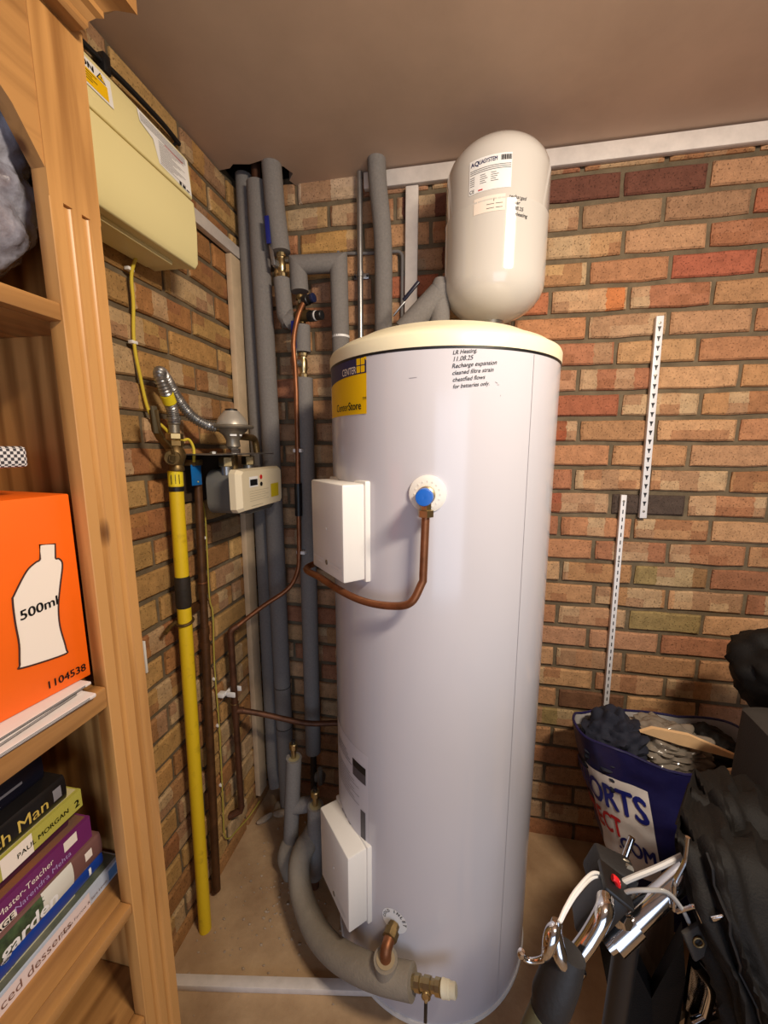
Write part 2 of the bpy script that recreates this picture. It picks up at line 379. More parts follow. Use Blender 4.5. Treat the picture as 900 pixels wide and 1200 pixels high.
def joints(off, lo, hi):
    xs = [lo]; x = off % .225
    while x < lo+.035: x += .225
    while x < hi-.03: xs.append(x); x += .225
    xs.append(hi); return xs
OFFB = {10: .9, 9: .4, 8: .92, 7: .47, 6: .07, 5: .6, 4: .11, 3: .5, 2: .04, 1: .62, 0: .1, -1: .55, -2: .08, -3: .6, -4: .93, -5: .43, -6: .0, -7: .49, -8: .99, -9: .46, -10: .0, -11: .6, -12: .08, -13: .55, -14: .05, -15: .5, -16: .97, -17: .45, -18: .0, -19: .5}
DK = (112, 70, 56); CRM = (196, 168, 122); RED = (166, 100, 72); ORA = (194, 120, 72); PUR = (84, 70, 62); PAL = (188, 150, 104); OLI = (150, 128, 84)
OVB = {(10, .25): (206, 178, 160), (10, .42): (206, 178, 160), (9, 1.10): DK, (9, 1.33): DK, (9, .9): DK, (8, 1.0): (176, 112, 76), (8, 1.2): (166, 130, 98), (8, 1.45): (160, 122, 92), (8, 1.65): RED, (5, 1.15): ORA, (6, 1.47): (168, 96, 72), (9, 1.55): (176, 132, 98),
       (-3, 1.3): PUR, (-3, 1.05): (160, 92, 66), (0, 1.05): (166, 92, 62), (1, 1.08): RED, (5, .92): (176, 110, 76), (4, 1.05): (186, 130, 90), (6, 1.0): PAL, (9, .12): PAL, (8, .3): (190, 146, 88), (7, .32): (192, 150, 96), (9, .7): DK,
       (8, .7): (160, 116, 84), (7, .7): DK, (6, .65): RED, (5, .65): (170, 110, 76), (4, .65): PAL, (-8, 1.4): OLI, (-6, 1.5): OLI, (-13, 1.1): OLI, (-12, 1.3): (116, 82, 60)}
rd = random.Random(11); rest = MB()
for row in range(-19, 11):
    xs = joints(OFFB[row]*.225, 0, 2.39)
    for a, b in zip(xs, xs[1:]):
        if a > 1.86 or row < -18:
            rest.rbox((a+.006, 0, LZ+CH*row+.006), (b-.006, .03, LZ+CH*(row+1)-.006), .004); continue
        ov = None
        for (r, x), c in OVB.items():
            if r == row and a <= x < b: ov = c
        put_brick(wall_back, a, b, row, False, rd, PAL_B, ov)
s = build('brickwork', rest, BRICK, wall_back, kind='stuff'); s.color = (*lin((168, 116, 80)), 1)
rest = MB()
for row in range(-19, 11):
    xs = joints((.35 if row % 2 == 0 else .82)*.225, 0, 3.19)
    for a, b in zip(xs, xs[1:]):
        if a > 1.0 or row < -18:
            rest.rbox((-.03, -b+.006, LZ-.012+CH*row+.006), (0, -a-.006, LZ-.012+CH*(row+1)-.006), .004); continue
        put_brick(wall_left, a, b, row, True, rd, PAL_L)
s = build('brickwork', rest, BRICK, wall_left, kind='stuff'); s.color = (*lin((168, 122, 76)), 1)

# timber battens on the walls (part of the building)
m = MB().rbox((.442, -.022, 2.283), (2.38, -.0015, 2.33), .002); build('trim_1', m, WBAT, kind='structure', label='white painted batten along the top of the back wall')
m = MB().rbox((.577, -.018, 1.70), (.617, -.0015, 2.279), .002); build('trim_2', m, WBAT, kind='structure', label='white painted upright batten behind the tank')
m = MB().rbox((.0015, -.118, .075), (.022, -.062, 2.088), .002); build('trim_3', m, CBAT, kind='structure', label='pale upright batten near the corner on the left wall')
m = MB().rbox((.0015, -.75, 2.092), (.022, -.062, 2.128), .002); build('trim_4', m, WBAT, kind='structure', label='pale level batten running from the fuse box to the corner')
# floor batten
fb = MB(); d = Vector((.5, .084, 0)).normalized(); nrm = Vector((-d.y, d.x, 0)); p0 = Vector((.0, -.668, 0)); L_ = .72
Mf = Matrix((( d.x, nrm.x, 0, p0.x), (d.y, nrm.y, 0, p0.y), (0, 0, 1, 0), (0, 0, 0, 1)))
fb.rbox((0, -.004, 0), (L_, .022, .019), .002, Mf)
build('trim_5', fb, WBAT, kind='structure', label='thin white strip lying across the dusty floor')

# debris
rd = random.Random(3); db = MB()
for k in range(170):
    t = rd.random()
    if t < .55: x, y = rd.gauss(.28, .07), rd.gauss(-.42, .08)
    elif t < .8: x, y = rd.gauss(.14, .06), rd.gauss(-.45, .12)
    else: x, y = rd.uniform(.03, .5), rd.uniform(-.75, -.1)
    if x < .02: continue
    s_ = rd.uniform(.0015, .0045)*(2 if rd.random() < .05 else 1)
    bm = bmesh.new(); bmesh.ops.create_icosphere(bm, subdivisions=1, radius=s_)
    for v in bm.verts: v.co *= rd.uniform(.6, 1.3)
    db.frombm(bm, Matrix.Translation((x, y, s_*.5)) @ Matrix.Diagonal((1.3, 1, .7, 1)))
build('grit', db, RUBBLE, kind='stuff', label='loose grit and crumbs scattered on the floor by the pipes', cat='grit', smooth=0)
for k, (x, y, z, sx, sy, sz, rz) in enumerate([(.055, -.15, .014, .035, .012, .012, .9), (.105, -.12, .016, .03, .014, .014, .4), (.08, -.09, .012, .028, .015, .011, 1.7)]):
    mm = MB(); bm = bmesh.new(); bmesh.ops.create_icosphere(bm, subdivisions=2, radius=1)
    for v in bm.verts: v.co = Vector((v.co.x*sx, v.co.y*sy, v.co.z*sz))*(1+.25*noise.noise(v.co*2+Vector((k*3, 0, 0))))
    mm.frombm(bm, Matrix.Translation((x, y, z)) @ Matrix.Rotation(rz, 4, 'Z'))
    build('mortar_lump', mm, RUBBLE, origin=(x, y, 0), label=('long pale mortar lump on the floor nearest the left wall', 'pale mortar lump nearest the fat lagged pipe', 'pale mortar lump tucked right in the wall corner')[k], cat='rubble', group='mortar lumps in the corner', smooth=0)

# ---------------------------------------------------------------- hot water cylinder
TX, TY, TR = .718, -.32, .285
def cylfn(ang0, z0, off=.0008, R=TR, cx=TX, cy=TY):   # x to the right as seen from outside
    def f(x, y):
        a = R_(ang0)+x/R
        return Vector((cx+(R+off)*math.cos(a), cy+(R+off)*math.sin(a), z0+y))
    return f
tank = root('hot_water_cylinder', (TX, TY, 0), 'tall white hot water cylinder with a cream domed lid standing on the floor', 'water heater')
m = MB().lathe([(.268, .0), (.285, .012), (.285, 1.652), (.27, 1.66)], (TX, TY, 0), n=96); build('body', m, TANKM, tank)
m = MB().lathe([(.2855, 0), (.2885, .001), (.2885, .013), (.2855, .014)], (TX, TY, .0), n=96); build('base_ring', m, BOXM, tank)
m = MB().lathe([(.278, 1.655), (.2872, 1.6565), (.2872, 1.680), (.284, 1.6865), (.272, 1.693), (.262, 1.7005), (.25, 1.704), (.215, 1.7225), (.16, 1.739), (.08, 1.748), (0, 1.75)], (TX, TY, 0), n=96)
build('lid', m, LIDM, tank, smooth=60, label='cream domed lid')
m = MB().lathe([(.2853, 1.6515), (.2861, 1.652), (.2861, 1.6575), (.2853, 1.658)], (TX, TY, 0), n=96); build('seam', m, BLK, tank)
m = MB(); f = cylfn(-47, 0); quadpatch(m, f, -.0006, .016, .0006, 1.65, 1, 1); build('seam', m, mat('pale_seam', (168, 164, 168), .5), tank)
# maker label
lb = MB(); f = cylfn(-119.8, 1.536); quadpatch(lb, f, -.178, 0, 0, .115, 24, 1); lb_o = build('maker_label', lb, YELL, tank, label='navy and yellow maker label')
m = MB(); f = cylfn(-119.8, 1.536, .0012)
n = 24; vs = []; fs = []
for i in range(n+1):
    x = -.178+.178*i/n; y0 = .083-.012*((x+.02)/.16)**2; y0 = .083-.35*(x+.0)**2*0+(-.0 if 1 else 0)-.010*((x)/.178)**2
    yt = .115 if i < n else .107
    vs += [f(x, y0), f(x, yt)]
for i in range(n): fs.append((2*i, 2*i+2, 2*i+3, 2*i+1))
m.add(vs, fs); build('label_band', m, NAVYL, lb_o)
m = MB(); f3 = cylfn(-119.8, 1.536, .0018)
text(m, 'CENTER', .0205, lambda x, y: f3(x-.031, y+.085), bold=.01, align='RIGHT', sx=.72)
build('lettering', m, PALEP, lb_o)
m = MB()
for i in range(2):
    for j in range(2): quadpatch(m, lambda x, y: f3(x, y), -.029+.0135*i, .085+.0155*j, -.0175+.0135*i, .0985+.0155*j, r=.0015)
build('emblem', m, YELL, lb_o, label='four yellow squares')
m = MB(); text(m, 'Center', .024, lambda x, y: f3(x-.0615, y+.010), bold=.004, align='RIGHT', sx=.85); text(m, 'Store', .024, lambda x, y: f3(x-.0605, y+.010), bold=.022, sx=.85); text(m, 'TM', .008, lambda x, y: f3(x-.011, y+.029), bold=.02)
build('lettering', m, INK, lb_o)
# handwriting
m = MB(); f4 = cylfn(-83.2, 1.640, .0008)
for k, (t, sz, dx) in enumerate([('LR Heating.', .0105, .001), ('11.08.25', .012, .001), ('Recharge expansion', .0115, 0), ('cleaned filtre strain', .011, .001), ('cheatfied flows', .011, .002), ('for batteries only.', .0105, .003)]):
    text(m, t, sz, lambda x, y, k=k, dx=dx: f4(x+dx, y-.0125*k+x*.10), bold=.010, shear=.2, sx=.95, wob=.0002)
build('handwriting', m, MARK, tank, label='black marker service note in six lines')
# scuffs
m = MB(); f = cylfn(-66, 1.6, .0006)
for (x, y, a, l) in ((.004, -.01, -.4, .006), (.008, -.014, .1, .004), (-.06, .02, .05, .014), (.014, -.034, 1.2, .003), (-.16, .0, .05, .015)):
    quadpatch(m, lambda u, v: f(x+u*math.cos(a)-v*math.sin(a), y+u*math.sin(a)+v*math.cos(a)), -l/2, -.0004, l/2, .0004)
build('scuff_mark', m, INKG, tank, kind='stuff')
# information label low down
m = MB(); f = cylfn(-121, .43, .0005); quadpatch(m, f, -.18, -.01, .004, .29, 20, 1); il = build('data_label', m, mat('pale_grey_label', (206, 202, 208), .4), tank, label='pale grey data label with small print')
f = cylfn(-121, .43, .0011); lg = mat('label_grey', (78, 74, 80), .5); m = MB(); quadpatch(m, f, -.056, .205, -.004, .252, 8, 1); build('dark_patch', m, lg, il); m = MB(); quadpatch(m, f, -.024, .04, -.006, .125, 2, 1); build('dark_patch', m, lg, il)
m = MB(); quadpatch(m, cylfn(-121, .43, .0014), -.056, .232, -.004, .252, 8, 1); build('dark_patch', m, INK, il)
m = MB(); f = cylfn(-121, .43, .0012)
for k in range(9): quadpatch(m, f, -.16, .195-.008*k, -.07+.02*(k % 3), .1965-.008*k, 8, 1)
for k in range(4): quadpatch(m, f, -.15+.022*k, .02, -.138+.022*k, .04)
for k in range(4): quadpatch(m, f, -.16, .25-.008*k, -.09+.01*k, .252-.008*k, 6, 1)
build('small_print', m, INKG, il, kind='stuff')
# immersion heater covers
PH = -137.0
def cover(name, z0, z1, w, lab, printed):
    n = Vector((math.cos(R_(PH)), math.sin(R_(PH)), 0)); t = Vector((-n.y, n.x, 0)); c = Vector((TX, TY, 0))
    M = Matrix(((t.x, n.x, 0, c.x), (t.y, n.y, 0, c.y), (0, 0, 1, 0), (0, 0, 0, 1)))
    r = build(name, MB().rbox((-w/2, .262, z0+.0), (w/2, .334, z1), .005, M), BOXM, tank, label=lab)
    build('backplate', MB().rbox((-w/2-.006, .250, z0-.005), (w/2+.006, .282, z1+.006), .004, M), BOXM, r)
    mm = MB(); fn = planar(M @ Vector((0, .3346, z0)), t*1, (0, 0, 1))
    build('screw', MB().lathe([(.006, 0), (.006, .0015), (.002, .0018), (.002, .001)], M @ Vector((-.0, .334, z0+.028)), n, 12), DULLAL, r)
    build('indicator_dimple', MB().lathe([(.003, 0), (.003, .0012)], M @ Vector((0, .334, (z0+z1)/2+.0)), n, 10), BOXM, r)
    for k, ww in enumerate((.062, .04)):
        for sx in (-1, 1):
            quadpatch(mm, fn, (.045*sx)-ww/2, .03-.008*k, (.045*sx)+ww/2, .0325-.008*k)
    build('embossed_print', mm, WHT, r, kind='stuff')
    return r
cover('heater_cover', 1.172, 1.388, .172, 'upper white plastic heater cover', True)
cover('heater_cover', .245, .468, .172, 'lower white plastic heater cover', True)
# temperature and pressure valve
ta = R_(-91.5); tn = Vector((math.cos(ta), math.sin(ta), 0)); tp = Vector((TX, TY, 1.373))+tn*TR
tv = root('relief_valve', tp, 'brass relief valve with a blue cap on a round white plate, cylinder front', 'valve')
build('mounting_plate', MB().lathe([(.038, -.004), (.038, .003), (.03, .006), (.012, .006)], tp, tn, 36), BOXM, tv)
m = MB(); 
for k in range(16):
    a = math.pi*2*k/16; q = tp+tn*.0057+Vector((-tn.y, tn.x, 0))*math.cos(a)*.026+Vector((0, 0, math.sin(a)*.026)); m.lathe([(.0018, 0), (.0018, .0012)], q, tn, 6)
build('embossed_mark', m, BOXM, tv, kind='stuff')
build('valve_body', MB().lathe([(.014, .004), (.014, .02), (.018, .022), (.018, .038), (.014, .04), (.014, .05)], tp, tn, 20).lathe([(.011, 0), (.011, .02), (.016, .021), (.016, .034), (.012, .035)], tp+tn*.03-Vector((0, 0, .008)), (0, 0, -1), 6), BRASS, tv)
build('blue_cap', MB().lathe([(.0165, .048), (.017, .05), (.017, .064), (.0155, .068), (.006, .069), (0, .0685)], tp, tn, 24), BLUEC, tv)
build('grip_bar', MB().rbox((-.004, .0, -.013), (.004, .005, .013), .002, Matrix.Translation(tp+tn*.068) @ Matrix.Rotation(R_(20), 4, 'Y')), BLUEC, tv)
pts = [tp+tn*.03+Vector((0, 0, -.04))]
p1 = Vector((.707, -.637, 1.19)); pts.append(p1)
for a, rr, z in ((-96, .325, 1.155), (-104, .318, 1.138), (-116, .318, 1.134), (-128, .325, 1.142), (-142, .34, 1.155), (-158, .36, 1.15), (-175, .34, 1.14)):
    pts.append(Vector((TX+rr*math.cos(R_(a)), TY+rr*math.sin(R_(a)), z)))
path = [pts[0]]+catmull(pts[1:], 6)
build('relief_pipe', MB().tube(fillet([pts[0], p1+Vector((0, 0, .02))], .01)+catmull([p1+Vector((0, 0, .01))]+pts[2:], 6), .0082, 14), COPPER, label='copper relief pipe curving left under the upper heater cover of the white cylinder', cat='pipe', origin=tuple(p1))
m = MB()

# expansion vessel
VX, VY = .848, -.165
vz0, vz1, vr = 1.814, 2.262, .136
ves = root('expansion_vessel', (VX, VY, 1.75), 'glossy white expansion vessel standing above the cylinder lid against the back wall', 'expansion vessel')
prof = [(0, vz0)]
for k in range(1, 9):
    a = R_(90*k/8); prof.append((vr*math.sin(a), vz0+.095*(1-math.cos(a))))
prof += [(vr, 2.060), (vr+.0009, 2.062), (vr+.0009, 2.065), (vr, 2.067)]
for k in range(0, 9):
    a = R_(90*k/8); prof.append((vr*math.cos(a), vz1-.095+.095*math.sin(a)))
build('shell', MB().lathe(prof, (VX, VY, 0), n=72), VESM, ves, smooth=60)
build('bottom_fitting', MB().lathe([(.03, vz0-.004), (.034, vz0+.004), (.03, vz0+.012)], (VX, VY, 0), n=24).lathe([(.026, 1.73), (.026, vz0-.004)], (VX, VY, 0), n=24), STEEL, ves)
vf = cylfn(-104, 2.085, .0008, vr, VX, VY)
lab = MB(); quadpatch(lab, vf, -.045, 0, .058, .075, 10, 1); vl = build('rating_label', lab, WHT, ves, label='white rating label with black print')
m = MB(); vf1 = cylfn(-104, 2.085, .0012, vr, VX, VY)
text(m, 'A', .013, lambda x, y: vf1(x-.041, y+.061), bold=.03); text(m, 'Q', .014, lambda x, y: vf1(x-.0315, y+.0605), bold=.04); text(m, 'UASYSTEM', .013, lambda x, y: vf1(x-.0205, y+.061), bold=.03, sx=.72)
build('lettering', m, NAVYL, vl)
m = MB()
for k in range(14): quadpatch(m, vf1, .032+.0018*k, .060, .0328+.0018*k+.0006*(k % 3), .071)
for k in range(3): quadpatch(m, vf1, -.042, .051-.004*k, .056, .0522-.004*k, 8, 1)
for c in range(3):
    for k in range(5):
        quadpatch(m, vf1, -.042+.026*c, .036-.0045*k, -.030+.026*c+.003*((k*c) % 3), .0372-.0045*k)
text(m, 'CE', .0105, lambda x, y: vf1(x-.043, y+.003), bold=.01)
build('small_print', m, INK, vl, kind='stuff')
m = MB(); quadpatch(m, vf1, -.02, .003, -.009, .006); build('small_print', m, REDL, vl, kind='stuff')
lab = MB(); vf2 = cylfn(-104, 2.036, .0008, vr, VX, VY); quadpatch(lab, vf2, -.03, 0, .046, .036, 8, 1); v2 = build('sticker', lab, PALEP, ves, label='small cream sticker')
m = MB(); vf3 = cylfn(-104, 2.036, .0012, vr, VX, VY)
for k in range(2): quadpatch(m, vf3, .002, .016-.009*k, .02, .0172-.009*k); quadpatch(m, vf3, .024, .016-.009*k, .04, .0172-.009*k)
text(m, 'i', .01, lambda x, y: vf3(x+.018, y+.022), bold=.02)
build('small_print', m, INK, v2, kind='stuff')
m = MB()
for k, t in enumerate(['recharged', '1.5bar', '11.08.25', 'LR Heating']):
    text(m, t, .0115, lambda x, y, k=k: vf3(x+.054, y+.026-.0125*k-x*.08), bold=.010, shear=.2, sx=.95, wob=.0002)
build('handwriting', m, MARK, ves, label='black marker note in four lines')

# insulated elbow with valve on the cylinder lid
eb = root('insulated_elbow', (.67, -.24, 1.74), 'short foam lagged elbow and lever valve on the lid left of the white vessel', 'pipe fitting')
build('lagging', MB().tube([(.702, -.185, 1.69), (.702, -.185, 1.914)], .0285, 20).tube([(.702, -.185, 1.912), (.702, -.184, 1.935)], [.0285, .018], 20).tube([(.700, -.187, 1.895), (.60, -.185, 1.80)], .034, 20), FOAM, eb)
build('valve_body', MB().tube([(.612, -.185, 1.84), (.578, -.185, 1.806)], .011, 8), STEEL, eb)
build('lever', MB().rbox((-.034, -.005, -.0045), (.03, .005, .0045), .0015, Matrix.Translation((.622, -.20, 1.905)) @ Matrix.Rotation(R_(-47), 4, 'Y')), mat('dark_lever', (22, 22, 40), .35), eb)
build('lever_arm', MB().rbox((-.03, -.004, -.002), (.02, .004, .002), .001, Matrix.Translation((.590, -.20, 1.862)) @ Matrix.Rotation(R_(-47), 4, 'Y')), STEEL, eb)

# ---------------------------------------------------------------- fuse box
cu = root('fuse_box', (0, -.65, 1.90), 'cream plastic fuse box mounted high on the left brick wall', 'fuse box')
def profx(mb, pts, y0, y1):
    n = len(pts); vs = [(x, y0, z) for x, z in pts]+[(x, y1, z) for x, z in pts]
    mb.add(vs, [tuple(range(n)), tuple(range(n, 2*n))[::-1]]+[(i, n+i, n+(i+1) % n, (i+1) % n) for i in range(n)]); return mb
Y0, Y1 = -.86, -.442
build('housing', profx(MB(), [(0.002, 1.902), (.096, 1.902), (.099, 1.91), (.099, 2.05), (.094, 2.14), (.002, 2.148)], Y0+.006, Y1-.006), CREAM, cu, bev=.003)
build('upper_cover', profx(MB(), [(.09, 2.058), (.1145, 2.058), (.1135, 2.09), (.109, 2.142), (.101, 2.153), (.002, 2.156), (.002, 2.145), (.09, 2.14)], Y0, Y1+.004), CREAM, cu, bev=.003)
build('hinged_cover', profx(MB(), [(.06, 1.906), (.112, 1.9), (.121, 1.912), (.124, 1.98), (.1205, 2.049), (.09, 2.049), (.09, 1.915)], Y0, Y1), CREAM, cu, bev=.003)
build('lower_lip', profx(MB(), [(.015, 1.894), (.085, 1.894), (.088, 1.900), (.085, 1.905), (.015, 1.905)], Y0+.01, Y1-.05), CREAM, cu)
cf = lambda x, y: Vector((.1145-max(0, y*.72-.032)*.087+.0007, -.86+x, 2.058+y*.72))   # x runs along the wall towards the corner
m = MB(); quadpatch(m, cf, .08, .045, .198, .108, 4, 2); wl_ = build('warning_label', m, WHT, cu, label='white and yellow warning sticker')
cf2 = lambda x, y: cf(x, y)+Vector((.0005, 0, 0))
m = MB(); quadpatch(m, cf2, .08, .05, .188, .084, 4, 2); build('yellow_field', m, YELL, wl_)
m = MB(); m.add([cf2(.166, .086), cf2(.186, .086), cf2(.176, .105)], [(0, 1, 2)]); build('warning_triangle', m, INK, wl_)
cf3 = lambda x, y: cf(x, y)+Vector((.0009, 0, 0))
m = MB(); m.add([cf3(.1685, .0875), cf3(.1835, .0875), cf3(.176, .1015)], [(0, 1, 2)]); build('warning_triangle', m, YELL, wl_)
m = MB(); text(m, 'CAUTION', .018, lambda x, y: cf3(x+.162, y+.088), bold=.03, align='RIGHT'); 
for k in range(4): quadpatch(m, cf3, .10, .077-.006*k, .165-.01*(k % 2), .0785-.006*k)
text(m, '!', .010, lambda x, y: Vector((.0012, 0, 0))+cf(x+.1745, y+.0885), bold=.03)
build('lettering', m, INK, wl_)
m = MB(); vs = [cf(.262, .116), cf(.414, .112), cf(.418, .008), cf(.312, .018), (cf(.300, .072)), cf(.266, .086)]; m.add(vs, [(0, 1, 2, 3, 4, 5)]); il2 = build('instruction_label', m, WHT, cu, label='white printed instruction label')
m = MB()
for k in range(5): quadpatch(m, cf2, .268, .108-.0045*k, .405, .1095-.0045*k, 4, 1)
for k in range(13): quadpatch(m, cf2, .316, .082-.005*k, .398-.014*(k % 4), .0832-.005*k, 3, 1)
build('small_print', m, INKG, il2, kind='stuff')
m = MB(); quadpatch(m, cf2, .335, .0865, .395, .0885, 3, 1); build('small_print', m, REDL, il2, kind='stuff')
m = MB()
for p in ((.375, .012, .382, .022), (.386, .012, .396, .020), (.399, .012, .41, .016)): quadpatch(m, cf2, *p)
build('small_print', m, INK, il2, kind='stuff')

# cables above the fuse box
m = MB().tube(catmull([(.018, -.95, 2.245), (.018, -.70, 2.247), (.02, -.584, 2.252), (.02, -.507, 2.258), (.018, -.40, 2.262), (.012, -.33, 2.262)], 5), .006, 8)
cb = build('power_cable', m, BLK, origin=(.01, -.6, 2.25), label='black power cable running along the top of the left wall', cat='cable')
m = MB().tube(catmull([(.014, -.95, 2.228), (.014, -.66, 2.23), (.014, -.55, 2.235), (.014, -.45, 2.222), (.012, -.37, 2.235), (.01, -.335, 2.262)], 5), .0035, 8); build('cable_branch', m, BLK, cb)
build('clamp', MB().rbox((.002, -.58, 2.232), (.03, -.562, 2.268), .003), BLK, cb)
m = MB().tube(catmull([(.03, -.535, 1.905), (.012, -.538, 1.86), (.010, -.538, 1.80), (.010, -.547, 1.711), (.010, -.538, 1.636), (.014, -.523, 1.55), (.03, -.497, 1.515), (.035, -.47, 1.49), (.04, -.45, 1.482), (.05, -.432, 1.486), (.055, -.421, 1.462), (.055, -.424, 1.425)], 6), .0038, 10)
ec = build('earth_cable', m, EARTH, origin=(.01, -.54, 1.6), label='yellow earth cable hanging from the fuse box down to the gas valve', cat='cable')
for z, y in ((1.872, -.538), (1.709, -.547)): build('cable_clip', MB().rbox((.001, y-.009, z-.004), (.014, y+.009, z+.004), .002), WHT, ec)

# ---------------------------------------------------------------- gas service on the left wall
yp = root('gas_pipe', (.045, -.519, 0), 'thick yellow gas pipe rising from the floor on the left wall', 'pipe')
def ly(z, x=.045): return Vector((x, -.519+(.031)*z/1.41, z))
build('pipe_run', MB().tube([ly(0), ly(.5), ly(1.0), ly(1.405)], .0178, 20), YEL, yp)
build('tape_wrap', MB().tube([ly(1.035), ly(1.05), ly(1.075), ly(1.11), ly(1.122)], [.0185, .0203, .0198, .0203, .0188], 20), BLKT, yp)
build('tape_ring', MB().tube([ly(1.352), ly(1.364)], .0195, 20), BLK, yp)
build('marker_tape', MB().tube([ly(1.366), ly(1.402)], .0185, 20), YELTAPE, yp)
mm = MB()
for k in range(3): mm.rbox((-.0007+.009*k-.01, -.0192, -.012), (.0007+.009*k-.01, -.018, .012), .0003, Matrix.Translation(ly(1.384)) @ Matrix.Rotation(R_(40), 4, 'Z'))
build('small_print', mm, INK, yp, kind='stuff')
m = MB(); c = ly(.994); ring = [c+Vector((math.cos(a)*.0205, math.sin(a)*.0205, .004*math.sin(a))) for a in [math.pi*2*k/20 for k in range(20)]]
m.tube(ring, .004, 8, closed=True); m.tube(fillet([c+Vector((-.02, -.004, 0)), c+Vector((-.022, -.03, -.002)), c+Vector((-.012, -.062, -.006))], .015), [.006]*9, 10)
build('hook_clip', m, BRASSD, yp)
# valve
gv = root('gas_valve', (.05, -.487, 1.41), 'dull bronze gas stop valve with long lever on top of the yellow pipe', 'valve')
v0 = ly(1.405, .05)
build('valve_body', MB().lathe([(.0185, 0), (.0195, .006), (.017, .014), (.021, .026), (.025, .038), (.022, .052), (.0165, .062)], v0, (0, .02, 1), 24).lathe([(.013, -.0), (.013, .05)], v0+Vector((.0, 0, .038)), (.55, -.83, -.05), 20), BRASSD, gv)
hx = v0+Vector((.0, .002, .062))
build('union_nut', MB().lathe([(.019, 0), (.021, .002), (.021, .014), (.019, .016)], hx, (0, .02, 1), 6), BRASSD, gv)
build('union_nut', MB().lathe([(.019, .018), (.021, .020), (.021, .032), (.019, .034)], hx, (0, .02, 1), 6), BRASS, gv)
build('spigot', MB().lathe([(.013, .034), (.013, .054), (.0155, .057), (.0155, .062)], hx, (0, .02, 1), 20), DULLAL, gv)
lv = v0+Vector((.034, -.058, .036))
build('lever_boss', MB().lathe([(.017, -.004), (.017, .006), (.009, .006), (.009, .016), (.0, .016)], lv, (.75, -.65, -.12), 20).lathe([(.010, .006), (.010, .016)], lv, (.75, -.65, -.12), 4), BRASSD, gv)
lp = [lv+Vector((0, 0, 0)), lv+Vector((.0, -.006, .022)), lv+Vector((.0, -.030, .044)), lv+Vector((.002, -.044, .062)), lv+Vector((.004, -.050, .105))]
m = MB()
for a, b in zip(lp, lp[1:]):
    d = (b-a); M = Matrix.Translation((a+b)/2) @ d.to_track_quat('Z', 'X').to_matrix().to_4x4(); m.rbox((-.003, -.0105, -d.length/2-.003), (.003, .0105, d.length/2+.003), .002, M)
build('lever', m, BRASSD, gv)
build('lever_sleeve', MB().rbox((-.0035, -.0085, -.03), (.0035, .0085, .032), .003, Matrix.Translation(lp[4]+Vector((0, .002, -.02))) @ Matrix.Rotation(R_(3), 4, 'X')), mat('olive_sleeve', (84, 76, 58), .5), gv)
# corrugated hose
hp = catmull([(.053, -.487, 1.530), (.058, -.497, 1.557), (.064, -.515, 1.583), (.069, -.533, 1.606), (.066, -.540, 1.630), (.056, -.524, 1.644), (.046, -.490, 1.628), (.048, -.455, 1.585), (.062, -.428, 1.548), (.085, -.405, 1.527), (.105, -.385, 1.520)], 12)
res = []; d_ = 0; rad = []
# resample at even spacing
tot = 0; cum = [0]
for a, b in zip(hp, hp[1:]): tot += (b-a).length; cum.append(tot)
nn = int(tot/.00125)
for i in range(nn+1):
    s_ = tot*i/nn; k = min(max(1, next((q for q in range(1, len(cum)) if cum[q] >= s_-1e-9), len(cum)-1)), len(cum)-1)
    t = (s_-cum[k-1])/(cum[k]-cum[k-1]); res.append(hp[k-1].lerp(hp[k], t)); rad.append(.0132+.0016*math.cos(2*math.pi*s_/.0065))
hs = root('flexible_hose', (.05, -.49, 1.56), 'corrugated steel hose looping from the gas valve to the regulator', 'hose')
build('corrugated_tube', MB().tube(res, rad, 16), STEEL, hs)
build('end_sleeve', MB().tube([(.092, -.394, 1.525), (.118, -.362, 1.517)], .0125, 18), BRASSD, hs)
build('marker_tape', MB().tube([hp[20], hp[24], hp[29]], .0158, 18), YELTAPE, hs)
build('hose_collar', MB().lathe([(.0165, 0), (.0165, .008)], hp[2], hp[3]-hp[2], 18), STEEL, hs)
# regulator
RX, RY = .13, -.348
rg = root('gas_regulator', (RX, RY, 1.46), 'mushroom shaped grey metal gas regulator above the meter', 'regulator')
build('body', MB().lathe([(.012, 1.462), (.02, 1.468), (.018, 1.485), (.026, 1.50), (.04, 1.512), (.044, 1.518)], (RX, RY, 0), n=28), DULLAL, rg)
build('flange', MB().lathe([(.044, 1.517), (.058, 1.519), (.06, 1.523), (.058, 1.527), (.044, 1.529)], (RX, RY, 0), n=36), DULLAL, rg)
build('dome', MB().lathe([(.044, 1.528), (.042, 1.536), (.035, 1.549), (.022, 1.564), (.021, 1.567)], (RX, RY, 0), n=32), mat('silver_cap', (196, 190, 178), .35, metal=.5), rg)
build('cap', MB().lathe([(.017, 1.566), (.017, 1.572), (.006, 1.574), (0, 1.574)], (RX, RY, 0), n=24), BLK, rg)
m = MB(); quadpatch(m, cylfn(-52, 1.497, .003, .025, RX, RY), -.009, 0, .007, .014, 4, 1); quadpatch(m, cylfn(-10, 1.497, .003, .025, RX, RY), -.003, 0, .006, .014, 4, 1); build('tag_sticker', m, WHT, rg)
build('nut', MB().lathe([(.018, 0), (.02, .002), (.02, .012), (.018, .014)], (RX, RY, 1.448), n=6), CHROME, rg)
build('outlet_elbow', MB().tube(fillet([(RX, RY+.015, 1.498), (RX, -.255, 1.496), (RX-.005, -.212, 1.494), (RX-.005, -.203, 1.45)], .028), .0105, 16), BRASSD, rg)
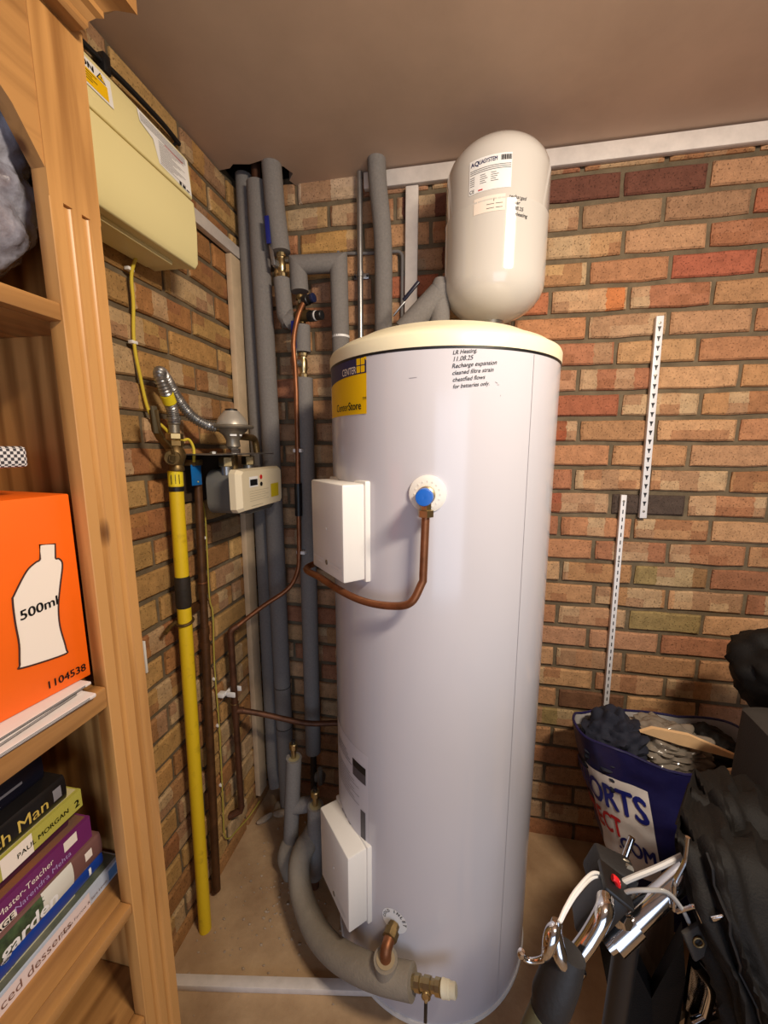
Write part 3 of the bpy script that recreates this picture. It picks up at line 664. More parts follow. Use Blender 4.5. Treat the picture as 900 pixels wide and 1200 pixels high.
# bracket
bk = root('meter_bracket', (.0, -.27, 1.30), 'folded steel bracket holding the gas meter to the brick wall', 'bracket')
build('shelf_plate', MB().rbox((.003, -.452, 1.4445), (.158, -.15, 1.4475), .001), STEEL, bk)
build('back_plate', MB().rbox((.002, -.44, 1.31), (.005, -.15, 1.444), .001), mat('dark_plate', (64, 48, 34), .7, var=.3), bk)  # dark brown back plate below the shelf, mottled tone
build('stub_pipe', MB().tube([(.09, -.285, 1.40), (.09, -.285, 1.52)], .013, 16), BRASSD, bk)
build('bolt', MB().lathe([(.009, 0), (.009, .006)], (.10, -.40, 1.448), n=6), STEEL, bk)
# meter
gm = root('gas_meter', (.11, -.29, 1.28), 'boxy pale gas meter with a small black display on the left wall', 'meter')
m = MB(); poly = []
for (cy, cz, a0) in ((-.20, 1.365, 0), (-.335, 1.365, 90), (-.335, 1.305, 180), (-.20, 1.305, 270)):
    for k in range(5): a = R_(a0+22.5*k); poly.append((cy+.035*math.cos(a), cz+.035*math.sin(a)))
m.prism(poly, .112, Matrix(((0, 0, 1, .05), (1, 0, 0, 0), (0, 1, 0, 0), (0, 0, 0, 1))))
build('rear_case', m, MGREY, gm)
m = MB(); fr = [(-.426, 1.296), (-.416, 1.286), (-.172, 1.286), (-.160, 1.296), (-.160, 1.396), (-.170, 1.405), (-.416, 1.405), (-.426, 1.394)]
def ring(s, x): return [(x, -.293+(y+.293)*s, 1.345+(z-1.345)*s) for y, z in fr]
vs = ring(1, .158)+ring(1, .176)+ring(.91, .19); n = 8
m.add(vs, [tuple(range(n))[::-1], tuple(range(2*n, 3*n))]+[(i, (i+1) % n, n+(i+1) % n, n+i) for i in range(n)]+[(n+i, n+(i+1) % n, 2*n+(i+1) % n, 2*n+i) for i in range(n)])
build('front_cover', m, mat('ivory_plastic', (222, 208, 178), .4), gm, smooth=20)
mf = lambda x, y: Vector((.1908, -.293+x, 1.345+y))
m = MB(); quadpatch(m, mf, -.084, .008, -.034, .038); d_o = build('display_frame', m, WHT, gm)
m = MB(); quadpatch(m, lambda x, y: mf(x, y)+Vector((.0005, 0, 0)), -.080, .012, -.038, .030); build('display', m, LCD, gm)
build('red_button', MB().lathe([(.0065, 0), (.0065, .0015)], mf(-.016, .034), (1, 0, 0), 14), REDL, gm)
build('black_button', MB().lathe([(.0065, 0), (.0065, .0015)], mf(-.016, .013), (1, 0, 0), 14), LCD, gm)
m = MB(); quadpatch(m, mf, .045, -.034, .098, .008); ys = build('yellow_sticker', m, mat('olive_yellow_sticker', (200, 178, 30), .5), gm)
m = MB()
for k in range(5): quadpatch(m, mf, -.085, -.004-.007*k, .03-.02*(k % 2), -.003-.007*k)
quadpatch(m, mf, -.078, -.047, -.01, -.0455)
build('small_print', m, mat('faint_print', (170, 158, 134), .5), gm, kind='stuff')
for y in (-.348, -.225):
    build('connector', MB().lathe([(.016, 1.386), (.016, 1.41)], (.105, y, 0), n=20), STEEL, gm)
    build('connector_nut', MB().lathe([(.019, 1.41), (.021, 1.412), (.021, 1.436), (.019, 1.438)], (.105, y, 0), n=6), BRASS, gm)

# brown painted pipe beside the gas pipe
bp_ = root('brown_pipe', (.03, -.434, 0), 'dark brown capped pipe between the yellow gas pipe and the copper pipe', 'pipe')
def lb_(z): return Vector((.03, -.434+.058*z/1.415, z))
build('pipe_run', MB().tube([lb_(.03), lb_(.86)], .0125, 16).tube([lb_(.86), lb_(1.43)], .0115, 16), BROWNP, bp_)
for z in (1.062, .93, .885): build('joint_collar', MB().tube([lb_(z-.022), lb_(z)], .0138, 16), BROWNP, bp_)
build('solder_ring', MB().tube([lb_(1.066), lb_(1.07)], .0135, 16), COPPER, bp_)
build('wall_clip', MB().rbox((.0, -.405-.045, .985), (.022, -.38, 1.005), .003), BROWNP, bp_)
build('blue_tag', MB().rbox((.046, -.428, 1.36), (.049, -.386, 1.418), .001, None), BLUET, bp_, label='blue plastic warning tag')
build('earth_clamp', MB().rbox((.018, -.425, 1.415), (.056, -.385, 1.432), .002), BRASSD, bp_)
m = MB().tube(catmull([(.05, -.405, 1.37), (.02, -.36, 1.34), (.012, -.331, 1.27), (.01, -.33, 1.163), (.01, -.335, .999), (.01, -.324, .938), (.01, -.334, .767), (.01, -.332, .519), (.01, -.342, .25), (.01, -.345, .14), (.012, -.32, .10), (.012, -.28, .085), (.014, -.2, .06), (.016, -.115, .05)], 6), .0022, 8)
ew = build('earth_wire', m, EARTHG, origin=(.01, -.33, .1), label='thin yellowish earth wire clipped down the left wall beside the brown pipe', cat='wire')
for z, y in ((1.19, -.331), (.72, -.334), (.55, -.332), (.33, -.338)): build('wire_clip', MB().rbox((.001, y-.005, z-.004), (.01, y+.005, z+.004), .001), WHT, ew)
build('plastic_strip', MB().rbox((.001, -.606, .90), (.01, -.600, .985), .001), WHT, origin=(.005, -.603, .9), label='thin white plastic strip on the left wall beside the bookcase', cat='strip')

# copper discharge pipe on the left wall
cpz = root('copper_pipe', (.04, -.28, .18), 'tarnished copper pipe bending from the valves down the left wall', 'pipe')
run = [(.272, -.125, 1.925), (.255, -.142, 1.872), (.238, -.142, 1.80), (.240, -.142, 1.72), (.2415, -.142, 1.644)]
build('pipe_run', MB().tube(catmull(run[:5], 6)+[Vector((.2385, -.142, 1.4)), Vector((.234, -.142, 1.14))]+catmull([(.233, -.142, 1.11), (.226, -.144, 1.04), (.195, -.158, .978), (.12, -.210, .925), (.045, -.276, .866)], 6), .0078, 14), COPPER, cpz)
build('elbow', MB().tube(fillet([(.058, -.264, .876), (.04, -.28, .865), (.04, -.28, .845)], .01), .0105, 14), COPPERD, cpz)
build('down_pipe', MB().tube([(.04, -.28, .86), (.04, -.281, .19)], .0105, 14), COPPERD, cpz)
build('tee', MB().tube([(.04, -.281, .605), (.04, -.281, .545)], .0128, 14).tube([(.04, -.281, .572), (.066, -.272, .571)], .0115, 14), COPPERD, cpz)
build('solder_ring', MB().tube([(.04, -.281, .60), (.04, -.281, .604)], .0132, 14), BRASS, cpz)
build('pipe_end', MB().tube([(.04, -.281, .195), (.036, -.281, .178), (.0, -.300, .165)], .012, 12), COPPERD, cpz)
build('pipe_clip', MB().rbox((.0, -.318, .640), (.022, -.296, .654), .002).rbox((.018, -.30, .636), (.028, -.262, .654), .003).rbox((.024, -.303, .636), (.056, -.297, .654), .003).rbox((.024, -.265, .636), (.056, -.259, .654), .003), WHT, cpz)
build('branch_pipe', MB().tube(catmull([(.06, -.274, .571), (.126, -.245, .545), (.26, -.20, .497), (.37, -.17, .49), (.45, -.165, .49)], 6), .0095, 14), COPPERD, cpz)
build('pipe_clamp', MB().tube([(.2375, -.142, 1.345), (.236, -.142, 1.235)], .0125, 12), BLK, cpz)
for z in (1.455, 1.105): build('pipe_clip', MB().rbox((.224, -.146, z-.006), (.254, -.128, z+.006), .002), WHT, cpz)

# ---------------------------------------------------------------- insulated pipes in the corner
def lag(name, pts, r, label, group=None, mt=None, fil=0, seams=()):
    P = fillet(pts, fil, 8) if fil else pts
    o = build(name, MB().tube(P, r, 22), mt or FOAM, origin=tuple(pts[-1]), label=label, cat='pipe', group=group)
    for a, b in seams:
        build('joint_line', MB().tube([a, b], r+.0006, 22), BLKT, o)
    return o
lag('lagged_pipe', [(.040, -.045, 2.352), (.046, -.045, 1.3), (.052, -.055, .16), (.07, -.075, .09)], .0265, 'narrower grey lagged pipe nearest the left wall corner', seams=[((.0465, -.045, 1.118), (.0465, -.045, 1.121))])
t_ = lag('lagged_pipe', [(.100, -.075, 2.305), (.112, -.075, 1.538), (.118, -.075, .20), (.12, -.075, .02)], .0315, 'fat grey lagged pipe standing second from the corner', seams=[((.117, -.075, .37), (.117, -.075, .373)), ((.117, -.075, .545), (.117, -.075, .548))])
build('bare_end', MB().tube([(.0995, -.075, 2.30), (.0995, -.075, 2.46)], .014, 14), COPPERD, t_)
vp = root('valved_pipe', (.2, -.1, 1.87), 'grey lagged pipe from the ceiling with a blue lever valve, left of the elbow loop', 'pipe')
build('lagging', MB().tube([(.163, -.10, 2.40), (.172, -.10, 2.22), (.186, -.10, 2.082)], .031, 22), FOAM, vp)
def ballvalve(parent, p, d, L, r, m1=BRASS):
    prof = [(r*.8, 0), (r, .002), (r, .012), (r*.8, .014), (r*.75, .02), (r*.95, .028), (r*.95, L-.028), (r*.75, L-.02), (r*.8, L-.014), (r, L-.012), (r, L-.002), (r*.8, L)]
    return build('valve_body', MB().lathe(prof, p, d, 10), m1, parent)
ballvalve(vp, (.1865, -.10, 2.082), (.002, 0, -.075), .075, .0145)
build('valve_stem', MB().lathe([(.012, 0), (.012, .01), (.007, .011), (.007, .018)], (.176, -.108, 2.045), (-.5, -.85, 0), 8), STEEL, vp)
build('lever_arm', MB().rbox((-.006, -.002, -.03), (.006, .002, .03), .001, Matrix.Translation((.168, -.124, 2.066)) @ Matrix.Rotation(R_(-8), 4, 'Y')), STEEL, vp)
build('lever_sleeve', MB().rbox((-.0075, -.003, -.04), (.0075, .003, .04), .002, Matrix.Translation((.160, -.132, 2.136)) @ Matrix.Rotation(R_(-3), 4, 'Y')), BLUEH, vp, label='blue lever sleeve')
build('lagging', MB().tube([(.1865, -.10, 2.003), (.193, -.10, 1.895)], .0265, 22).tube([(.193, -.10, 1.915), (.193, -.10, 1.893), (.206, -.10, 1.866)], [.0265, .026, .024], 22).tube([(.196, -.10, 1.872), (.228, -.10, 1.885)], .026, 22), FOAM, vp)
lp_ = root('lagged_loop', (.30, -.08, 1.8), 'grey lagged pipe loop with two square corners above the valves', 'pipe')
A_, B_, C_, D_ = Vector((.241, -.085, 1.967)), Vector((.237, -.085, 2.048)), Vector((.371, -.075, 2.048)), Vector((.376, -.072, 1.60))
def mitre(mb, pts, r, n=22):
    P = [Vector(p) for p in pts]; rings = []
    d0 = (P[1]-P[0]).normalized(); d1 = (P[-1]-P[-2]).normalized(); N0 = d0.cross((P[2]-P[1]).normalized()) if len(P) > 2 else d0.orthogonal()
    N0.normalize()
    for i, p in enumerate(P):
        if i == 0: t = nn = d0
        elif i == len(P)-1: t = nn = d1
        else: t = (P[i]-P[i-1]).normalized(); nn = (t+(P[i+1]-P[i]).normalized()).normalized()
        y = (N0-t*N0.dot(t)).normalized(); x = t.cross(y); ring_ = []
        for k in range(n):
            q = p+x*math.cos(2*math.pi*k/n)*r+y*math.sin(2*math.pi*k/n)*r
            ring_.append(q+t*((p-q).dot(nn)/t.dot(nn)))
        rings.append(ring_)
    for a, b in zip(rings, rings[1:]): mb.add([*a, *b], [(k, (k+1) % n, n+(k+1) % n, n+k) for k in range(n)])
    mb.add(rings[0], [tuple(range(n))]); mb.add(rings[-1], [tuple(range(n))]); return mb
build('lagging', mitre(MB(), [A_, B_, C_, D_], .0285), FOAM, lp_)
build('tape_collar', MB().tube([(.374, -.073, 1.820), (.374, -.073, 1.827)], .0292, 22), WHT, lp_)
# pressure valve assembly
pa = root('pressure_valve', (.25, -.1, 1.9), 'brass pressure valve with two black knobs below the lagged loop', 'valve')
build('valve_body', MB().lathe([(.012, 0), (.014, .002), (.014, .014), (.009, .016), (.009, .03), (.014, .032), (.016, .05), (.014, .066), (.009, .07), (.012, .078), (.012, .088)], (.243, -.09, 1.955), (.006, 0, -.1), 18).lathe([(.014, -.03), (.018, -.02), (.018, .03), (.014, .04)], (.25, -.095, 1.888), (1, -.25, -.02), 18), BRASSD, pa)
build('adjuster_knob', MB().lathe([(.015, .0), (.017, .002), (.017, .022), (.013, .024), (.013, .03), (.0145, .031), (.0145, .05), (.012, .052)], (.278, -.104, 1.884), (1, -.3, -.06), 20), BLK, pa)
build('gauge_ring', MB().lathe([(.0152, .0255), (.0152, .030)], (.278, -.104, 1.884), (1, -.3, -.06), 20), WHT, pa)
build('relief_knob', MB().lathe([(.0, 0), (.013, .0), (.016, .003), (.016, .02), (.014, .022), (.014, .036), (.010, .038)], (.266, -.12, 1.925), (1, -.35, .1), 18), BLK, pa)
build('knob_cap', MB().lathe([(.0142, .036), (.0142, .043), (.01, .045)], (.266, -.12, 1.925), (1, -.35, .1), 18), mat('navy_cap', (24, 32, 66), .35), pa)
build('outlet_nut', MB().lathe([(.012, 0), (.012, .018)], (.262, -.105, 1.935), (-1, -.2, -.3), 8), BRASSD, pa)
vp2 = root('valved_pipe', (.25, -.1, .3), 'long grey lagged pipe with blue lever valve just left of the cylinder', 'pipe')
build('lagging', MB().tube([(.252, -.10, 1.858), (.252, -.10, 1.775)], .0255, 22).tube([(.252, -.10, 1.693), (.246, -.10, .30)], .0295, 22), FOAM, vp2)
ballvalve(vp2, (.252, -.10, 1.775), (0, 0, -1), .082, .0145)
build('valve_stem', MB().lathe([(.012, 0), (.012, .01), (.007, .011), (.007, .018)], (.243, -.110, 1.738), (-.5, -.85, 0), 8), STEEL, vp2)
build('lever_arm', MB().rbox((-.006, -.002, -.028), (.006, .002, .028), .001, Matrix.Translation((.236, -.128, 1.758))), STEEL, vp2)
build('lever_sleeve', MB().rbox((-.008, -.003, -.042), (.008, .003, .042), .002, Matrix.Translation((.236, -.134, 1.822))), BLUEH, vp2, label='blue lever sleeve')
build('bare_end', MB().tube([(.246, -.10, .30), (.247, -.11, .02)], .012, 14), BLKT, vp2)
# conduit and single lagged pipe
cn = root('conduit', (.428, -.02, 1.7), 'thin pale steel conduit on the back wall between lagged pipes', 'conduit')
build('tube', MB().tube([(.428, -.02, 2.332), (.428, -.02, 1.60)], .0098, 16), STEEL, cn)
build('saddle_clip', MB().rbox((.402, -.006, 2.022), (.454, -.0005, 2.040), .003).lathe([(.0118, -.008), (.0118, .008)], (.428, -.02, 2.031), (0, 0, 1), 16), STEEL, cn)
for x in (.407, .449): build('screw', MB().lathe([(.004, 0), (.0035, .002), (0, .0025)], (x, -.006, 2.031), (0, -1, 0), 10), BLK, cn)
lag('lagged_pipe', catmull([(.492, -.062, 2.345), (.496, -.060, 2.27), (.509, -.058, 2.15), (.513, -.055, 2.05), (.513, -.055, 1.85), (.513, -.055, 1.60)], 5), .0285, 'grey lagged pipe bent slightly near the ceiling, right of the thin conduit')
gc = build('grey_cable', MB().tube(catmull([(.10, -.008, 2.098), (.18, -.008, 2.098), (.28, -.008, 2.096), (.361, -.008, 2.104), (.46, -.008, 2.098)], 4)+fillet([(.50, -.008, 2.098), (.567, -.008, 2.096), (.567, -.008, 1.70)], .022, 6), .0052, 10), GCAB, origin=(.3, -.005, 2.1), label='grey cable clipped along the back wall and turning down beside the white batten', cat='cable')
for x in (.20, .352, .52): build('cable_clip', MB().rbox((x-.004, -.016, 2.089), (x+.004, -.0005, 2.112), .001), GCAB, gc)

# ---------------------------------------------------------------- low pipework round the cylinder foot
def capped(loc, z0, z1, top, lab):
    r = root('capped_pipe', (loc[0], loc[1], z0), lab, 'pipe')
    x, y = loc; dx = (top[0]-x, top[1]-y)
    P0 = Vector((x, y, z0)); P1 = Vector((top[0], top[1], z1))
    build('lagging', MB().tube([P0, P1], .0255, 22), FOAM, r)
    build('lagging_core', MB().tube([P1, P1+Vector((0, 0, .001))], .019, 22), mat('foam_cut', (150, 138, 104), .9), r)
    build('brass_pipe', MB().tube([P1-Vector((0, 0, .01)), P1+Vector((0, 0, .035))], .0085, 16), BRASS, r)
    build('fitting_nut', MB().lathe([(.012, .034), (.0145, .036), (.0145, .052), (.012, .054)], P1, (0, 0, 1), 8), BRASS, r)
    build('end_plug', MB().lathe([(.0065, .052), (.0065, .064), (.0, .065)], P1, (0, 0, 1), 12), BLK, r)
    return r
c1 = capped((.236, -.305), .12, .452, (.262, -.31), 'farther capped lagged pipe with a brass end near the corner')
build('bent_foot', MB().tube(catmull([(.237, -.305, .125), (.225, -.315, .10), (.222, -.325, .065), (.235, -.33, .0)], 4), [.026]*9+[.024, .022, .02, .018], 18), FOAMD, c1)
build('side_branch', mitre(MB(), [(.25, -.307, .26), (.335, -.30, .285)], .024), FOAM, c1)
build('shut_off_knob', MB().tube([(.30, -.215, .30), (.33, -.215, .305)], .016, 12).tube([(.325, -.24, .30), (.325, -.24, .36)], .009, 12), MGREY, c1)
c2 = capped((.334, -.34), .045, .322, (.347, -.345), 'nearer capped lagged pipe with a brass end beside the lower heater cover')
build('bare_end', MB().tube([(.334, -.34, .0), (.334, -.34, .05)], .014, 14), COPPERD, c2)
# large curved lagged pipe
bp2 = root('curved_lagged_pipe', (.45, -.55, 0), 'fat dusty lagged pipe curving round the foot of the white cylinder', 'pipe')
cpath = catmull([(.352, -.27, .24), (.330, -.335, .205), (.308, -.385, .165), (.318, -.425, .130), (.350, -.470, .112), (.410, -.530, .112), (.480, -.580, .132), (.555, -.618, .165), (.625, -.643, .196), (.700, -.655, .218)], 7)
build('lagging', MB().tube(cpath, [.030]*10+[.034]*(len(cpath)-10), 24), FOAMD, bp2)
ia = R_(-104.5); inn = Vector((math.cos(ia), math.sin(ia), 0)); ip = Vector((TX, TY, .292))+inn*TR
build('branch_lagging', MB().tube([ip+inn*.052+Vector((0, 0, -.040)), ip+inn*.045+Vector((0, -.002, -.11))], .029, 22), FOAMD, bp2)
build('branch_core', MB().tube([ip+inn*.052+Vector((0, 0, -.040)), ip+inn*.052+Vector((0, 0, -.0385))], .0225, 22), mat('foam_cut_dusty', (160, 142, 112), .95), bp2)
inl = root('inlet_elbow', tuple(ip), 'copper inlet elbow leaving the foot of the white cylinder through a round sticker', 'pipe fitting')
m = MB(); f = cylfn(-104.5, .297, .0008)
pts_ = [f(.034*math.cos(2*math.pi*k/28), .034*math.sin(2*math.pi*k/28)) for k in range(28)]; m.add(pts_, [tuple(range(28))]); st = build('round_sticker', m, WHT, inl, label='round white inlet sticker')
f5 = cylfn(-104.5, .297, .0014); m = MB()
for ch, a in zip('INLET', (150, 128, 106, 84, 62)):
    ca = R_(a-60)
    def fn(x, y, ca=ca):
        px, py = .024*math.cos(ca), .024*math.sin(ca); rx, ry = math.sin(ca), -math.cos(ca)
        return f5(px+x*rx+y*math.cos(ca), py+x*ry+y*math.sin(ca))
    text(m, ch, .012, fn, bold=.03, align='CENTER')
for ch, a in zip('COLD', (215, 197, 179, 161)):
    ca = R_(a-35)
    def fn(x, y, ca=ca):
        px, py = .024*math.cos(ca), .024*math.sin(ca); rx, ry = math.sin(ca), -math.cos(ca)
        return f5(px+x*rx+y*math.cos(ca), py+x*ry+y*math.sin(ca))
    text(m, ch, .010, fn, bold=.02, align='CENTER')
build('lettering', m, INK, st)
build('compression_nut', MB().lathe([(.014, .0), (.014, .012), (.019, .014), (.019, .03), (.015, .032)], ip+Vector((0, 0, -.006)), inn+Vector((0, 0, -.12)), 8), BRASSD, inl)
build('bend', MB().tube(fillet([ip+inn*.02+Vector((0, 0, -.008)), ip+inn*.052+Vector((0, 0, -.014)), ip+inn*.052+Vector((0, 0, -.09))], .028, 8), .0138, 16), COPPER, inl)
e0 = Vector((.700, -.655, .218)); ed = (cpath[-1]-cpath[-3]).normalized()
dc = root('drain_cock', tuple(e0), 'brass drain cock with a cream plastic end on the curved lagged pipe', 'valve')
build('tube_end', MB().lathe([(.0135, -.02), (.0135, .006), (.017, .008), (.017, .020), (.013, .022), (.013, .028), (.0165, .03), (.0165, .046), (.013, .048), (.013, .056), (.0165, .058), (.0165, .070), (.012, .072)], e0, ed, 10), BRASS, dc)
build('plastic_cap', MB().lathe([(.015, .072), (.0175, .074), (.0175, .078), (.0165, .08), (.0165, .09), (.0145, .092), (.0145, .104), (.012, .106)], e0, ed, 20), LIDM, dc)
build('spindle', MB().lathe([(.0085, 0), (.0085, .016), (.0115, .017), (.0115, .024), (.004, .026), (.004, .034)], e0+ed*.035, (0, -.35, -1), 10), BRASS, dc)
build('dial', MB().lathe([(.0085, 0), (.0075, .003), (0, .004)], e0+ed*.034+Vector((0, -.016, -.004)), (0, -1, .1), 14), BRASS, dc)
build('handle', MB().rbox((-.004, -.002, -.06), (.004, .002, 0), .0015, Matrix.Translation(e0+ed*.035+Vector((0, -.012, -.032)))), BLK, dc)

# ---------------------------------------------------------------- slotted steel uprights
def upright(name, x0, z0, x1, z1, w, lab, tri, group=None):
    c = Vector(((x0+x1)/2, 0, (z0+z1)/2)); L = z1-z0; ang = math.atan2(x1-x0, z1-z0)
    M = Matrix.Translation((x0, 0, z0)) @ Matrix.Rotation(ang, 4, 'Y')
    r = build(name, MB().rbox((-w/2, -.0165, 0), (w/2, -.0008, L), .0012, M), mat('white_powder_coat', (226, 224, 226), .4), origin=(x0, 0, z0), label=lab, cat='shelf upright')
    k = 0; z = .045 if tri else .06; m = MB()
    while z < L-.03:
        if tri: m.add([M @ Vector(p) for p in ((-.0055, -.0168, z+.009), (.0055, -.0168, z+.009), (.002, -.0168, z), (.0015, -.0168, z-.005), (-.0015, -.0168, z-.005), (-.002, -.0168, z))], [(0, 1, 2, 3, 4, 5)])
        else: m.add([M @ Vector(p) for p in ((-.0016, -.0168, z), (.0016, -.0168, z), (.0016, -.0168, z+.013), (-.0016, -.0168, z+.013))], [(0, 1, 2, 3)])
        z += .0277 if tri else .0254
    build('slot', m, BLK, r, kind='stuff')
    for z in (.022, L-.02, L*.72):
        build('screw', MB().lathe([(.004, 0), (.0035, .0015), (0, .002)], M @ Vector((0, -.0166, z)), (0, -1, 0), 10), DULLAL, r)
    return r
upright('slotted_upright', 1.354, 1.243, 1.3435, 1.853, .0205, 'white steel shelf upright with triangular slots, the higher one on the back wall', True)
upright('slotted_upright', 1.3005, .535, 1.2925, 1.316, .0165, 'white steel shelf upright with narrow slots rising behind the navy bag', False)

# ---------------------------------------------------------------- bookcase
BX, BF, BN = .27, -.882, -1.76          # front plane, far side, near side
bc = root('bookcase', (.14, -1.32, 0), 'tall varnished pine bookcase against the left wall', 'bookcase')
def fluted_post(y0, y1):
    # front board in plan with two grooves, extruded between zlow and zhigh, plain above and below
    w = y1-y0; pts = [(y0, BX-.022), (y1, BX-.022), (y1, BX-.001), (y1-.001, BX)]
    def groove(c, r=.0064): return [(c+r*math.cos(a), BX-r*.75*math.sin(a)) for a in [math.pi*k/6 for k in range(7)]]
    g = pts+groove(y0+w*.68)+groove(y0+w*.33)+[(y0+.001, BX), (y0, BX-.001)]
    M_ = Matrix(((0, 1, 0, 0), (1, 0, 0, 0), (0, 0, 1, 0), (0, 0, 0, 1)))
    mb = MB(); mb.prism(g, 1.69, Matrix.Translation((0, 0, .08)) @ M_)
    mb.box((BX-.022, y0, 1.77), (BX, y1, 2.0)).box((BX-.022, y0, 0), (BX, y1, .08))
    return mb
build('front_post', fluted_post(-.955, BF), PINE, bc, smooth=30, label='fluted pine front post')
build('front_post', fluted_post(BN, BN+.073), PINE, bc, smooth=30, label='fluted pine front post')
build('side_panel', MB().box((.004, -.902, 0), (BX-.022, BF-.002, 1.99)), PINE, bc)
build('side_panel', MB().box((.004, BN, 0), (BX-.022, BN+.02, 1.99)), PINE, bc)
for k in range(6): build('back_board', MB().rbox((.004, BN+.02+k*.1397, .06), (.012, BN+.158+k*.1397, 1.99), .0015), PINE, bc)
for z, lip in ((1.646, .022), (1.112, .022), (.728, .020), (.495, .02), (.09, .02)):
    build('shelf', MB().rbox((.012, BN+.02, z-lip), (BX-.024, -.902, z), .002), PINEY, bc)
    if z != .728: pass
    build('shelf_edge', MB().rbox((BX-.024, BN+.073, z-(.030 if z == 1.112 else lip)), (BX-.002, -.955, z-(-.003 if z == 1.112 else 0)), .0025), PINEY, bc)
# arched top rail
m = MB(); top = 2.0; ya, yb = -.955, BN+.073; mid = (ya+yb)/2; half = (ya-yb)/2; N_ = 24; vs = []; prof = []
for k in range(N_+1):
    t = -1+2*k/N_; y = mid+t*half; u = 1-abs(t)
    z = 1.80+.13*(1-(1-min(1, u*1.6))**2)**.75 if u > 0 else 1.80
    prof.append((y, z))
poly = [(ya, top), (yb, top)]+prof
m.prism(poly, .02, Matrix(((0, 0, 1, BX-.0215), (1, 0, 0, 0), (0, 1, 0, 0), (0, 0, 0, 1))))
build('arched_rail', m, PINEY, bc, smooth=20)
cprof = [(.235, 1.988), (.288, 1.988), (.292, 1.992), (.292, 1.998), (.299, 2.006), (.306, 2.009), (.306, 2.016), (.317, 2.024), (.332, 2.029), (.336, 2.029), (.336, 2.050), (.235, 2.050)]
m = MB(); n = len(cprof); ye = lambda x: -.897+max(0, x-.288)*.8
m.add([(x, BN-max(0, x-.27), z) for x, z in cprof]+[(x, ye(x), z) for x, z in cprof], [tuple(range(n)), tuple(range(n, 2*n))[::-1]]+[(i, n+i, n+(i+1) % n, (i+1) % n) for i in range(n)])
build('cornice', m, PINEY, bc, smooth=20)
build('top_board', MB().rbox((.004, BN, 1.985), (.24, BF-.002, 2.0), .002), PINEY, bc)
# crumpled plastic on the top shelf
sgn2 = lambda x: 1 if x > 0 else -1
m = MB(); rows = []
for i in range(61):
    r_ = []
    for j in range(97):
        u = i/60; a = 2*math.pi*j/96; rr = math.sin(math.pi*min(.999, max(.02, u)))**.22
        p = Vector((.135+.105*rr*sgn2(math.cos(a))*abs(math.cos(a))**.6, -1.105+.205*rr*sgn2(math.sin(a))*abs(math.sin(a))**.6, 1.652+.31*u))
        nz = (abs(noise.noise(p*13))-.2)*.035+(abs(noise.noise(p*34))-.2)*.016+(abs(noise.noise(p*80))-.2)*.007
        p += Vector((math.cos(a), math.sin(a), .3))*nz*1.0*rr
        p.z = max(1.65, p.z); p.x = max(.02, min(p.x, .244)); p.y = min(p.y, -.906); r_.append(p)
    rows.append(r_)
m.grid(rows); build('plastic_wrap', m, CLING, smooth=60, origin=(.125, -1.12, 1.65), label='crumpled shiny clear plastic wrap on the top shelf', cat='plastic wrap')
# folded checked paper sticking out over the box
hb = MB().rbox((.03, -1.2, 1.440), (.236, -.995, 1.466), .004, None)
def checkm():
    m_ = bpy.data.materials.new('dotted_print'); m_.use_nodes = True; N = m_.node_tree.nodes; K = m_.node_tree.links
    c = N.new('ShaderNodeTexChecker'); c.inputs['Scale'].default_value = 260; c.inputs[1].default_value = (.75, .72, .72, 1); c.inputs[2].default_value = (.05, .05, .06, 1)
    tc = N.new('ShaderNodeTexCoord'); K.new(tc.outputs['Object'], c.inputs[0]); K.new(c.outputs[0], N['Principled BSDF'].inputs['Base Color']); N['Principled BSDF'].inputs['Roughness'].default_value = .4; return m_
# orange box
ob = root('cardboard_box', (.13, -1.1, 1.115), 'orange cardboard box printed with a 500ml bottle outline on the shelf', 'box')
oy0, oy1, oz0, oz1, ox = -1.26, -.957, 1.133, 1.402, .247
build('carton', MB().rbox((.055, oy0, oz0), (ox, oy1, oz1), .002), ORG, ob)
of = lambda x, y: Vector((ox+.0006, -1.08+x, 1.133+y)); of2 = lambda x, y: of(x, y)+Vector((.0006, 0, 0))
bo = [(0.0794, 0.2072), (0.0975, 0.2043), (0.0957, 0.1855), (0.0999, 0.183), (0.1031, 0.1738), (0.0966, 0.1448), (0.0914, 0.1183), (0.0901, 0.0902), (0.0939, 0.0562), (0.0904, 0.0491), (0.0412, 0.0563), (0.0393, 0.0622), (0.0418, 0.0878), (0.0412, 0.1172), (0.042, 0.1454), (0.0445, 0.1522), (0.0604, 0.1768), (0.0715, 0.1854), (0.0777, 0.189)]
def smooth_loop(P, k=5):
    Q = [Vector((p[0], p[1], 0)) for p in P]; out = []; n = len(Q)
    for i in range(n):
        a, b, c, d = Q[i-1], Q[i], Q[(i+1) % n], Q[(i+2) % n]
        if i in (0, 1, 18): out.append(b.xy[:]); continue
        for j in range(k):
            t = j/k; p = .5*((2*b)+(c-a)*t+(2*a-5*b+4*c-d)*t*t+(3*b-a-3*c+d)*t**3); out.append((p.x, p.y))
    return out
bo = smooth_loop(bo)
m = MB(); m.add([of(*p) for p in bo], [tuple(range(len(bo)))]); build('bottle_print', m, PALEP, ob)
m = MB(); m.tube([of(*p) for p in bo], .0011, 6, closed=True); build('bottle_outline', m, mat('dark_brown_print', (58, 28, 18), .6), ob)
m = MB(); text(m, '500ml', .0178, lambda x, y: of2(x+.0462, y+.117+x*.12), bold=.02, sx=1.04); text(m, '1104538', .0150, lambda x, y: of2(x+.1165, y+.012), bold=.015, align='RIGHT'); build('lettering', m, INK, ob)
build('packing_tape', MB().rbox((.12, -1.2, 1.4022), (.16, -1.0, 1.4032), .0003), PLASTIC, ob)
